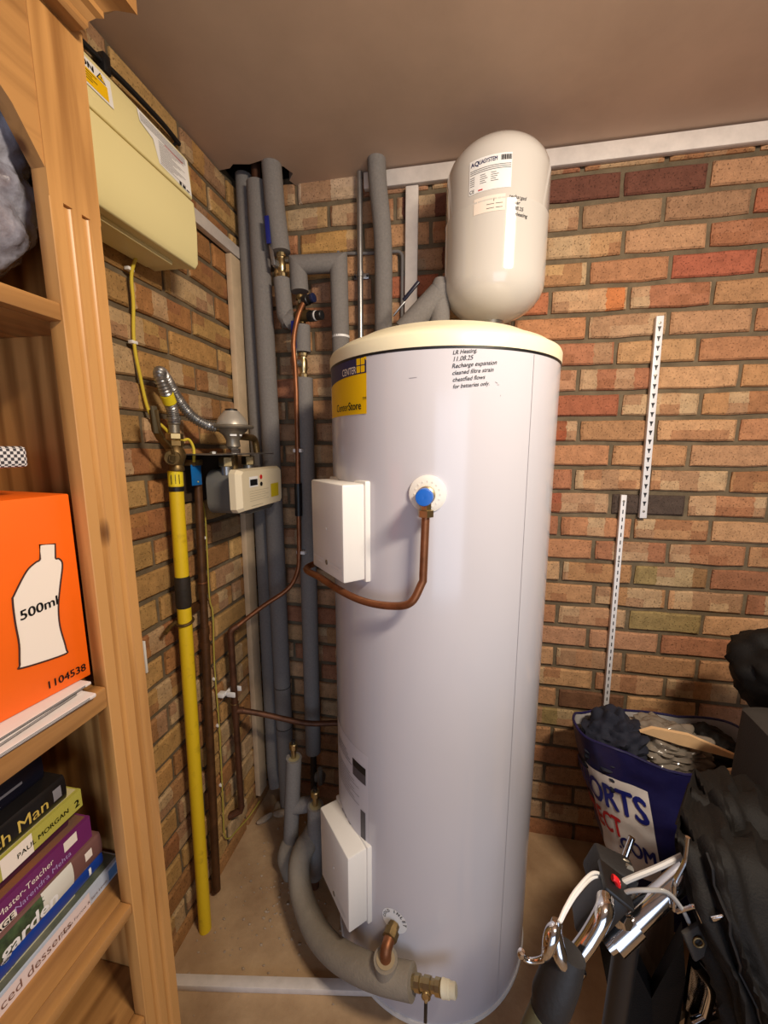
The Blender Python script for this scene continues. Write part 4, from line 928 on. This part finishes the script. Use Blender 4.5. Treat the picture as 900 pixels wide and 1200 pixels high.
ob.location = (.1135, -1.085, 1.115); ob.rotation_euler = (0, 0, R_(-7))
np_ = build('folded_leaflet', hb, checkm(), origin=(.12, -1.1, 1.41), label='folded leaflet with a black dotted print above the orange box', cat='leaflet')
build('loose_papers', MB().rbox((.03, -1.2, 1.4035), (.20, -1.03, 1.4395), .002), mat('brown_parcel', (92, 62, 42), .7), origin=(.1, -1.1, 1.4035), label='dark brown parcel lying on the orange box under the dotted leaflet', cat='parcel')
# newspapers under the box
def paper(z, th, y1, rz, x1, lab, seed):
    mb = MB(); rd = random.Random(seed); rows = []
    M = Matrix.Translation((.14, -1.15, 0)) @ Matrix.Rotation(R_(rz), 4, 'Z')
    for s_, zz in ((1, 0), (1, th*.5), (.99, th)):
        pass
    mb.rbox((-.12, -.17, z), (x1-.14, y1+1.15, z+th), min(.0018, th*.4), M)
    o = build('newspaper', mb, PAPER, origin=(.14, -1.15, z), label=lab, cat='newspaper')
    q = MB(); 
    for k in range(3): q.rbox((x1-.14-.0008, -.16, z+th*(.2+.25*k)), (x1-.14+.0003, y1+1.15-.01, z+th*(.2+.25*k)+.0005), .0001, M)
    build('fold_line', q, INK, o); 
    q = MB()
    for k in range(9):
        quadpatch(q, planar(M @ Vector((x1-.14-.007*(k+1), -.16, z+th+.0004)), (M.to_3x3() @ Vector((0, 1, 0))), (M.to_3x3() @ Vector((-1, 0, 0)))), 0, 0, .10+.12*rd.random(), .0018)
    build('newsprint', q, INKG if seed % 2 else mat('red_newsprint', (176, 110, 96), .8), o, kind='stuff')
    return o
paper(1.1155, .006, -.972, -3, .268, 'lowest folded newspaper on the shelf under the orange box', 1)
paper(1.122, .005, -.985, 2, .263, 'middle folded newspaper under the orange box', 2)
paper(1.1275, .0045, -.968, -1, .258, 'top newspaper directly under the orange box', 3)
# books
def book(z0, z1, xf, y1, ln, wd, cov, page, lab, spine=None, texts=(), rz=0, patches=(), rounded=True, topm=None):
    r = root('book', (xf-wd/2, y1-ln/2, z0), lab, 'book', 'books stacked on the low shelf')
    M = Matrix.Translation((xf, y1, z0)) @ Matrix.Rotation(R_(rz), 4, 'Z'); t = z1-z0
    c = .0022
    mb = MB().rbox((-wd, -ln, 0), (-.003, 0, c), .0008, M).rbox((-wd, -ln, t-c), (-.003, 0, t), .0008, M)
    sp = []
    for k in range(9):
        a = math.pi*(k/8-.5); sp.append((-.004+(.004*math.cos(a) if rounded else .0035), t/2+t/2*math.sin(a)*.999))
    prof_ = [(-.007, 0)]+sp+[(-.007, t)]
    vs = [M @ Vector((x, -ln, z)) for x, z in prof_]+[M @ Vector((x, 0, z)) for x, z in prof_]; n = len(prof_)
    mb.add(vs, [tuple(range(n)), tuple(range(n, 2*n))[::-1]]+[(i, (i+1) % n, n+(i+1) % n, n+i) for i in range(n)])
    build('cover', mb, cov, r, smooth=40)
    build('pages', MB().box((-wd+.003, -ln+.003, c), (-.006, -.003, t-c), M), page, r)
    def fn(x, y):
        k = (y/t-.5)*2; xx = -.004+(.004*math.sqrt(max(0, 1-k*k)) if rounded else .0035)+.0005
        return M @ Vector((xx, x, y))
    for (a, b, z_0, z_1, mt) in patches:
        q = MB(); quadpatch(q, fn, a, z_0*t, b, z_1*t, 1, 6); build('spine_panel', q, mt, r)
    fn2 = lambda x, y: fn(x, y)+Vector((.0004, 0, 0))
    for (st, size, x, y, mt, bold, sx, al) in texts:
        q = MB(); text(q, st, size, lambda u, v: fn2(u+x, v+y*t), bold=bold, sx=sx, align=al, sub=1); build('spine_lettering', q, mt, r)
    if topm:
        q = MB(); quadpatch(q, lambda x, y: M @ Vector((y, x, t+.0003)), -ln+.003, -wd+.003, -.003, -.006); build('cover_art', q, topm, r)
    return r
PG = mat('book_pages', (222, 210, 184), .8)
gold = mat('gold_print', (206, 176, 84), .4)
book(.728, .754, .205, -.908, .29, .2, mat('pale_blue_cover', (188, 196, 210), .35), PG, 'pale pink and blue dessert book at the bottom of the stack', texts=[('and iced desserts', .0195, -.094, .25, mat('brown_print', (120, 84, 72), .5), .0, 1.0, 'RIGHT'), ('Joanna Farrow & Sara Lewis', .0075, -.03, .3, mat('brown_print2', (120, 100, 100), .5), .0, .95, 'RIGHT')],
     patches=[(-.288, -.062, .0, 1, mat('pale_pink_spine', (226, 208, 204), .4)), (-.026, -.008, .15, .85, mat('blue_logo', (96, 140, 190), .4))], rounded=False, topm=mat('still_life_print', (122, 120, 104), .4, col2=(60, 74, 62), scale=22))
book(.754, .768, .188, -.978, .22, .17, mat('cream_cover', (206, 200, 170), .4), PG, 'thin cream book of punches on top of the dessert book', texts=[('PUNCHES', .0115, -.088, .2, mat('brown_print3', (110, 96, 76), .5), .0, 1.1, 'RIGHT')], rounded=False, topm=mat('fruit_print', (150, 138, 110), .4, col2=(84, 100, 60), scale=20))
book(.768, .793, .200, -.936, .27, .19, mat('royal_blue_cover', (26, 60, 140), .3), PG, 'royal blue hardback between the garden book and the cream book', patches=[(-.026, -.022, .25, .75, WHT)], texts=[])
GRN = mat('leafy_print', (84, 104, 66), .4, col2=(34, 44, 34), scale=60)
book(.793, .833, .204, -.938, .26, .19, mat('mauve_brown_cover', (116, 80, 74), .35), PG, 'gardening book with a leafy green and white spine', patches=[(-.25, -.094, .0, 1, GRN), (-.096, -.05, .02, .98, mat('off_white_spine', (216, 212, 200), .4)), (-.03, -.018, .4, .75, PALEP)], texts=[('indoor garden', .031, -.075, .08, WHT, .03, .9, 'RIGHT')])
book(.833, .872, .198, -.947, .25, .18, mat('purple_cover', (112, 42, 96), .35), PG, 'purple massage book with a brown picture cover', patches=[(-.24, -.115, .02, .32, PALEP), (-.045, -.024, .5, .92, PALEP)],
     texts=[('by internat. Reiki Master-Teacher', .0135, -.062, .55, PALEP, .0, .86, 'RIGHT'), ('Narendra Mehta', .0115, -.036, .18, mat('lilac_print', (176, 150, 196), .5), .0, 1.05, 'RIGHT'), ('MASSAGE', .0125, -.118, .05, INK, .02, 1.0, 'RIGHT')], rounded=False, topm=mat('brown_art', (104, 84, 72), .4, col2=(150, 92, 56), scale=9))
book(.872, .902, .182, -.968, .24, .17, mat('maroon_cover', (72, 26, 54), .35), PG, 'dark maroon book half hidden under the olive paperback', topm=mat('blue_art', (66, 70, 120), .35, col2=(40, 30, 70), scale=10))
book(.902, .932, .200, -.957, .22, .15, mat('olive_cover', (176, 168, 74), .4), PG, 'olive green paperback with a cream upper cover', patches=[(-.115, -.075, 0, 1, PALEP)], texts=[('PAUL MORGAN', .0105, -.022, .35, mat('olive_print', (92, 88, 40), .5), .01, 1.0, 'RIGHT'), ('2', .016, -.009, .22, INK, .03, 1.0, 'CENTER')], rounded=False, topm=mat('cream_art', (206, 192, 142), .5))
book(.932, .972, .196, -.975, .25, .17, mat('black_jacket', (24, 22, 22), .3), PG, 'black hardback lettered The Sixth Man above the olive paperback', texts=[('The Sixth Man', .0255, -.027, .28, gold, .005, 1.0, 'RIGHT')], patches=[(-.02, -.008, .3, .75, INKG)])
book(.972, 1.012, .172, -.985, .24, .16, mat('dark_blue_jacket', (20, 20, 32), .3), PG, 'very dark hardback on top of the stack, set back', patches=[(-.12, -.03, .45, .55, INKG)])

# ---------------------------------------------------------------- shopping bag and its contents
def sgn(x): return (x > 0)-(x < 0)
def bagpt(a, s, off=0):
    # a in degrees, s 0 rim .. 1 bottom
    cx = 1.385+.085*s; cy = -.215-.02*s; rx = .240-.065*s+.01*math.sin(math.pi*s); ry = .125+.012*math.sin(math.pi*s); z = .628-.50*s
    c, sn = math.cos(R_(a)), math.sin(R_(a)); e = .78
    x = cx+rx*sgn(c)*abs(c)**e; y = cy+ry*sgn(sn)*abs(sn)**e
    n = Vector((c*ry, sn*rx, 0)).normalized()
    p = Vector((x, y, z))
    w = .009*noise.noise(Vector((x*9, y*9, z*7)))+.006*noise.noise(Vector((x*22, y*22, z*20)))
    z2 = (.012*math.sin(R_(a*2)+1.0)-.03*max(0, -c-.55))*(1-s) + .022*noise.noise(Vector((a*.02, 3.1, 0)))*(1-s)
    p += n*(w+off); p.z += z2; p.y = min(p.y, -.03)
    return p
sb = root('shopping_bag', (1.45, -.23, .12), 'navy blue woven shopping bag with a white lettered panel by the back wall', 'bag')
rows = [[bagpt(a, s/48) for a in range(0, 360, 3)] for s in range(49)]
m = MB().grid(rows, closed_u=True); m.add(rows[-1], [tuple(range(120))]); build('bag_body', m, NAVYB, sb, smooth=60)
rows = [[bagpt(a, s/10*.45, -.006) for a in range(0, 360, 6)] for s in range(11)]
build('lining', MB().grid(rows, closed_u=True), LINING, sb, smooth=60)
rim = [bagpt(a, 0, -.003)+Vector((0, 0, .001)) for a in range(0, 360, 6)]
build('rim_hem', MB().tube(rim, .004, 8, closed=True), NAVYB, sb)
def bagpatch(x, y, off=.003):  # x metres along from angle 190, y metres down
    return bagpt(192+x/.30*72, y/.50, off)
m = MB(); nx, ny = 60, 44; vs = [bagpatch(.0+.245*i/nx+(0), .085+.27*j/ny) for j in range(ny+1) for i in range(nx+1)]
m.add(vs, [(j*(nx+1)+i, j*(nx+1)+i+1, (j+1)*(nx+1)+i+1, (j+1)*(nx+1)+i) for j in range(ny) for i in range(nx)])
wp = build('white_panel', m, BAGW, sb, smooth=60)
bt = lambda off=.0055: (lambda x, y: bagpatch(x, .225-y, off))
m = MB(); text(m, 'SPORTS', .100, lambda x, y: bt()(x+.236, y+.045), bold=.035, align='RIGHT', sx=.92, sub=4); build('lettering', m, mat('blue_lettering', (24, 34, 120), .45), wp)
m = MB(); text(m, 'DIRECT', .082, lambda x, y: bt()(x+.135, y-.035), bold=.03, align='RIGHT', sx=.80, sub=4); build('lettering', m, mat('red_lettering', (186, 26, 34), .45), wp)
m = MB(); text(m, '.COM', .060, lambda x, y: bt()(x+.238, y-.075), bold=.035, align='RIGHT', sx=.90, sub=4); build('lettering', m, mat('blue_lettering2', (24, 34, 110), .45), wp)
def lump(name, ctr, size, mt, seed, lab, cat, amp=.25, fr=3.0, rot=0, sub=4, fold=0):
    bm = bmesh.new(); bmesh.ops.create_icosphere(bm, subdivisions=sub, radius=1)
    for v in bm.verts:
        q = v.co.copy(); k = 1+amp*noise.noise(q*fr*.6+Vector((seed, 0, 0)))+amp*.5*noise.noise(q*fr*2+Vector((0, seed, 0)))
        if fold: k += fold*(abs(noise.noise(Vector((q.x*2.2+seed, q.y*2.2, q.z*6))))-.25)
        v.co = Vector((q.x*size[0], q.y*size[1], q.z*size[2]))*k
    mb = MB(); mb.frombm(bm, Matrix.Translation(ctr) @ Matrix.Rotation(R_(rot), 4, 'Z'))
    return build(name, mb, mt, origin=(ctr[0], ctr[1], ctr[2]-size[2]), label=lab, cat=cat, smooth=60)
lump('folded_clothing', (1.25, -.225, .575), (.085, .095, .11), NAVYC, 4, 'crumpled dark navy clothing inside the open navy bag', 'clothing', .22, 2.0, fold=.32, sub=5)
lump('polythene_sheet', (1.39, -.21, .59), (.12, .085, .075), PLASTIC, 9, 'crumpled grey clear polythene in the navy bag', 'plastic sheet', .22, 2.2, fold=.4, sub=5)
lump('dark_clothing', (1.52, -.19, .57), (.09, .07, .08), BLKF, 14, 'black cloth bundle in the right end of the navy bag', 'clothing', .2, 2.2, fold=.3, sub=5)
m = MB(); 
m.prism([(0, 0), (.03, .018), (.12, .016), (.235, -.02), (.23, -.03), (.10, -.018)], .012, Matrix(((.97, 0, -.1, 1.300), (-.1, 0, -.97, -.26), (0, 1, 0, .668), (0, 0, 0, 1))))
build('timber_offcut', m, OFFCUT, origin=(1.35, -.27, .66), label='pale tapered plywood offcut sticking out of the navy bag', cat='offcut')
m = MB().prism([(0, 0), (.02, .012), (.075, -.055), (.072, -.075)], .01, Matrix(((.9, 0, -.1, 1.475), (-.3, 0, -.9, -.33), (0, 1, 0, .632), (0, 0, 0, 1))))
build('timber_offcut', m, OFFCUT, origin=(1.5, -.34, .6), label='short plywood offcut standing at the right edge of the navy bag', cat='offcut')
# grey black upright bag and dark bundle at the right edge
m = MB(); rows = []
for i in range(11):
    t = max(0, (i-2)/8); z = .87*(1-t)-(0 if i > 1 else 0)+(.0 if i > 2 else (.012, .008, 0)[i]); r_ = []; kk = (.55, .88, 1)[i] if i < 2 else 1
    for j in range(28):
        a = 2*math.pi*j/28; c, s_ = math.cos(a), math.sin(a)
        x = 1.545+(.14-.012*(1-t))*kk*sgn(c)*abs(c)**.5; y = -.50+.085*kk*sgn(s_)*abs(s_)**.5
        w = .016*noise.noise(Vector((x*8, y*8, z*4)))+.006*noise.noise(Vector((x*25, y*25, z*12))); r_.append(Vector((x+w, y+w, z+.01*noise.noise(Vector((x*6, y*6, 1)))*(1-t))))
    rows.append(r_)
m.grid(rows, closed_u=True); m.add(rows[0], [tuple(range(28))]); m.add(rows[-1], [tuple(range(28))])
build('upright_bag', m, CHARF, origin=(1.53, -.5, 0), label='upright charcoal fabric bag at the right edge beside the navy bag', cat='bag', smooth=50)
lump('dark_bundle', (1.60, -.33, .915), (.135, .10, .12), BLKF, 21, 'black fabric bundle on top of the upright charcoal bag', 'bundle', .18, 2.2, fold=.25)

# ---------------------------------------------------------------- large black holdall
G = [[(1.14, -.761, .868), (1.184, -.732, .868), (1.247, -.703, .845), (1.345, -.672, .794), (1.429, -.664, .746)],
     [(1.123, -.806, .865), (1.144, -.82, .884), (1.188, -.812, .878), (1.274, -.783, .832), (1.383, -.734, .75)],
     [(1.128, -.835, .809), (1.133, -.869, .846), (1.167, -.873, .846), (1.234, -.856, .811), (1.336, -.807, .739)],
     [(1.135, -.855, .765), (1.144, -.89, .79), (1.165, -.9, .785), (1.217, -.897, .768), (1.326, -.839, .678)],
     [(1.165, -.862, .705), (1.163, -.9, .735), (1.177, -.918, .732), (1.22, -.916, .716), (1.325, -.869, .635)],
     [(1.185, -.862, .575), (1.181, -.898, .611), (1.195, -.913, .63), (1.241, -.906, .619), (1.343, -.858, .544)],
     [(1.20, -.86, .30), (1.195, -.9, .31), (1.21, -.92, .32), (1.255, -.91, .31), (1.36, -.86, .28)],
     [(1.20, -.86, .0), (1.195, -.9, .0), (1.21, -.92, .0), (1.255, -.91, .0), (1.36, -.86, .0)]]
def dense(G, ku=8, kv=8):
    R1 = [catmull(r, ku) for r in G]; cols = [catmull([R1[i][j] for i in range(len(R1))], kv) for j in range(len(R1[0]))]
    return [[cols[j][i] for j in range(len(cols))] for i in range(len(cols[0]))]
D = dense(G); nr, nc = len(D), len(D[0]); front = []
for i in range(nr):
    rr = []
    for j in range(nc):
        p = D[i][j]; di = D[min(i+1, nr-1)][j]-D[max(i-1, 0)][j]; dj = D[i][min(j+1, nc-1)]-D[i][max(j-1, 0)]
        n = dj.cross(di); n = n.normalized() if n.length > 1e-9 else Vector((0, -1, 0))
        if n.y > 0: n = -n
        q = (j/nc*3.2-i/nr*2.0); w = .014*(1-abs(math.sin(q*4.2+1.3*noise.noise(p*6))))**1.4+.006*math.sin(q*13+2*noise.noise(p*9))+.012*(abs(noise.noise(p*12))-.2)+.003*noise.noise(p*40)
        if p.z < .02: w = 0
        rr.append(p+n*w)
    front.append(rr)
back = [[Vector((p.x+.06+(.03 if p.z < .6 else .02), p.y+.12, p.z-.02 if p.z > .05 else p.z)) for p in r] for r in front]
m = MB(); m.grid(front); m.grid(back)
for i in range(nr-1):
    for jj in (0, nc-1): m.add([front[i][jj], front[i+1][jj], back[i+1][jj], back[i][jj]], [(0, 1, 2, 3)])
for j in range(nc-1):
    for ii in (0, nr-1): m.add([front[ii][j], front[ii][j+1], back[ii][j+1], back[ii][j]], [(0, 1, 2, 3)])
hd = build('holdall', m, BLKF, origin=(1.25, -.75, 0), label='large creased black nylon holdall at the right beside the bicycle handlebar', cat='bag', smooth=60, weld=True)
zt = [front[i][min(nc-1, 6+i//3)]+Vector((0, -.004, .002)) for i in range(10, 44, 2)]
build('zip', MB().tube(zt, .0022, 6), mat('zip_tape', (18, 18, 20), .5), hd)
build('zip_pull', MB().rbox((-.003, -.002, -.008), (.003, .002, .008), .001, Matrix.Translation(front[18][9]+Vector((0, -.008, 0))) @ Matrix.Rotation(R_(60), 4, 'Y')), CHROME, hd)
build('side_strap', MB().rbox((-.017, -.004, -.024), (.017, .003, .024), .003, Matrix.Translation((1.128, -.868, .768)) @ Matrix.Rotation(R_(-25), 4, 'Y') @ Matrix.Rotation(R_(20), 4, 'Z')), CHARF, hd)
build('eyelet', MB().tube([Vector((1.126, -.873, .774))+Vector((math.cos(a)*.0062, -.002+.001*math.sin(a), math.sin(a)*.0062)) for a in [math.pi*2*k/16 for k in range(16)]], .0016, 8, closed=True), BRASSD, hd)

# ---------------------------------------------------------------- folding bicycle (front end)
bi = root('folding_bicycle', (1.06, -.84, 0), 'folding bicycle with chrome handlebar and black carrier block beside the tank', 'bicycle')
grip0, grip1 = Vector((.868, -1.012, .690)), Vector((.925, -.972, .838))
gd = (grip1-grip0).normalized()
build('handlebar_grip', MB().tube([grip0, grip0.lerp(grip1, .55)], [.021, .0195], 20), KHAKI, bi, label='khaki handlebar grip')
build('grip_bell', MB().tube([grip0.lerp(grip1, .42), grip0.lerp(grip1, .55), grip0.lerp(grip1, .62), grip0.lerp(grip1, .66), grip0.lerp(grip1, .82), grip0.lerp(grip1, .9), grip0.lerp(grip1, 1.04)], [.018, .0185, .022, .024, .0235, .0225, .019], 22), RUB, bi)
h0, h1, h2 = Vector((.938, -.955, .800)), Vector((.978, -.928, .858)), Vector((1.0, -.9, .83))
build('handlebar', MB().tube(catmull([grip1+gd*-.02, h0+Vector((-.004, 0, .004)), h0.lerp(h1, .5), h1, h1+Vector((.010, .022, -.006))], 6), .0112, 18), CHROME, bi)
build('clamp_band', MB().tube([h0-(h1-h0)*.12, h0+(h1-h0)*.08], .0145, 18), CHROME, bi)
build('brake_clamp', MB().tube(catmull([(.926, -.978, .822), (.914, -.982, .846), (.908, -.974, .872), (.910, -.968, .884)], 5), [.010, .010, .0095, .0095, .009, .009, .009, .0085, .008, .008, .0075, .0075, .007, .007, .0065, .006], 14), CHROME, bi)
build('brake_lever', MB().tube(catmull([(.908, -.974, .884), (.900, -.983, .876), (.896, -.987, .858), (.892, -.986, .846), (.880, -.985, .838), (.872, -.985, .839), (.867, -.985, .845)], 5), [.006, .0075, .0085, .009, .009, .0088, .0085, .008, .0075, .007, .0062, .0055, .005, .0045, .0042, .004, .0038, .0036, .0035, .0034, .0034, .0034, .0034, .0034, .0034, .0034, .0034, .0034, .0034, .0034, .0034], 12), CHROME, bi)
build('lever_tip', MB().lathe([(0, -.005), (.004, -.004), (.0052, 0), (.004, .004), (0, .005)], (.867, -.985, .845), (0, 0, 1), 12), CHROME, bi)
for k in range(2): build('brake_cable', MB().tube(catmull([(.912, -.970, .884-.003*k), (.925, -.950, .884-.006*k), (.948, -.915, .872-.008*k), (.985, -.865, .845-.008*k), (1.01, -.85, .825)], 6), .0024, 8), WHT, bi)
Mb = Matrix.Translation((.999, -.868, .797)) @ Matrix.Rotation(R_(-12), 4, 'Z') @ Matrix.Rotation(R_(28), 4, 'Y') @ Matrix.Rotation(R_(-8), 4, 'X')
build('carrier_block', MB().rbox((-.017, -.021, -.047), (.017, .021, .042), .004, Mb), BLK, bi)
build('block_flange', MB().rbox((-.024, -.024, .036), (.019, .026, .043), .002, Mb), BLK, bi)
Mr = Matrix.Translation((1.030, -.820, .800)) @ Matrix.Rotation(R_(20), 4, 'Y')
build('latch_housing', MB().rbox((-.030, -.016, -.03), (.03, .026, .020), .006, Mr), RUB, bi)
m = MB(); m.tube([Vector((1.010, -.862, .835))+Vector((.008*math.cos(a), -.006, .012*math.sin(a))) for k, a in enumerate([R_(-70+k*20) for k in range(9)])], .0045, 8)
build('red_latch', m, mat('red_plastic', (214, 30, 34), .4), bi)
build('bolt', MB().lathe([(.014, 0), (.014, .012), (.0105, .013), (.0105, .02), (.009, .022)], (1.020, -.866, .785), (.5, -.8, .3), 6), CHROME, bi)
build('stem_tube', MB().tube([(1.010, -.875, .735), (1.035, -.865, .757), (1.098, -.835, .800), (1.15, -.81, .835)], [.012, .0165, .0165, .0165], 20), CHROME, bi)
build('stem_clamp', MB().tube([(1.018, -.872, .742), (1.050, -.858, .767)], .0205, 20), CHROME, bi)
build('gear_cable', MB().tube(catmull([(1.012, -.868, .806), (1.03, -.872, .832), (1.056, -.875, .845), (1.085, -.865, .835), (1.108, -.862, .808), (1.125, -.862, .775)], 6), .003, 8), mat('grey_cable_sheath', (150, 148, 146), .4), bi)
build('gear_cable', MB().tube(catmull([(1.010, -.86, .815), (1.04, -.85, .828), (1.085, -.835, .842), (1.13, -.82, .86)], 6), .0042, 8), mat('silver_cable_sheath', (176, 174, 172), .35), bi)
build('wire_rod', MB().tube(fillet([(1.118, -.835, .902), (1.116, -.84, .865), (1.100, -.85, .838), (1.103, -.855, .795)], .008, 4), .0032, 10), CHROME, bi)
build('wire_rod', MB().tube(fillet([(1.103, -.86, .80), (1.120, -.868, .826), (1.142, -.872, .778)], .006, 4), .003, 10), CHROME, bi)
build('quick_release_pin', MB().tube([(1.097, -.724, .775), (1.083, -.735, .738)], .0055, 12), CHROME, bi)
build('adjuster_bolt', MB().lathe([(.009, 0), (.009, .01), (.006, .012), (.006, .025), (.008, .026), (.008, .034)], (1.070, -.80, .752), (-.3, -.8, .4), 10), STEEL, bi)
build('adjuster_bolt', MB().lathe([(.010, 0), (.010, .012), (.006, .014), (.006, .024)], (1.050, -.80, .800), (.2, -.8, .5), 8), DULLAL, bi)
build('frame_tube', MB().tube([(1.05, -.845, .72), (1.035, -.862, .4), (1.025, -.875, .06)], .017, 18), BLK, bi)
build('roller_wheel', MB().lathe([(.012, -.012), (.034, -.012), (.036, 0), (.034, .012), (.012, .012)], (1.025, -.875, .036), (.3, 1, 0), 28), RUB, bi)
# black flap bag hung on the front carrier, board and pedal behind
fl = root('front_bag', (1.08, -.79, 0), 'black fabric carrier bag hanging in front of the brown board', 'bag')
m = MB(); P_ = [(1.005, -.815, .735), (1.036, -.81, .722), (1.077, -.798, .628), (1.128, -.784, .522), (1.146, -.812, .690), (1.165, -.80, .60), (1.175, -.785, .48), (1.16, -.78, .30), (1.10, -.79, .30), (1.05, -.80, .55)]
n = len(P_); m.add(P_+[(x+.012, y+.03, z) for x, y, z in P_], [tuple(range(n)), tuple(range(n, 2*n))[::-1]]+[(i, (i+1) % n, n+(i+1) % n, n+i) for i in range(n)])
build('flap', m, BLKF, fl, smooth=0)
build('lower_body', MB().rbox((1.075, -.80, .0), (1.13, -.74, .31), .01), BLKF, fl)
bd = MB(); q = [(1.085, -.742, .655), (1.185, -.705, .66), (1.215, -.70, .40), (1.155, -.735, .36)]
bd.add(q+[(x+.006, y+.018, z) for x, y, z in q], [(0, 1, 2, 3), (7, 6, 5, 4), (0, 4, 5, 1), (1, 5, 6, 2), (2, 6, 7, 3), (3, 7, 4, 0)])
bd.box((1.14, -.73, 0), (1.21, -.70, .37))
build('laminate_board', bd, CHIP, origin=(1.15, -.72, 0), label='brown wood grain board leaning behind the bicycle stem', cat='board', smooth=0)
pd = root('folding_pedal', (1.2, -.76, 0), 'shiny metal folding pedal seen between the black bags', 'pedal')
build('plate', MB().add([(1.176, -.79, .63), (1.192, -.79, .632), (1.228, -.77, .535), (1.212, -.775, .485), (1.182, -.785, .478)], [(0, 1, 2, 3, 4)]).add([(1.18, -.775, .63), (1.23, -.765, .53), (1.18, -.775, .47)], [(0, 1, 2)]), CHROME, pd)
build('arm', MB().tube(catmull([(1.175, -.80, .635), (1.20, -.80, .60), (1.205, -.795, .55), (1.20, -.795, .50)], 5), .008, 12).tube([(1.185, -.80, .515), (1.24, -.79, .555)], .007, 12), CHROME, pd)
build('post', MB().tube([(1.205, -.78, .50), (1.21, -.775, .0)], .011, 12), BLK, pd)
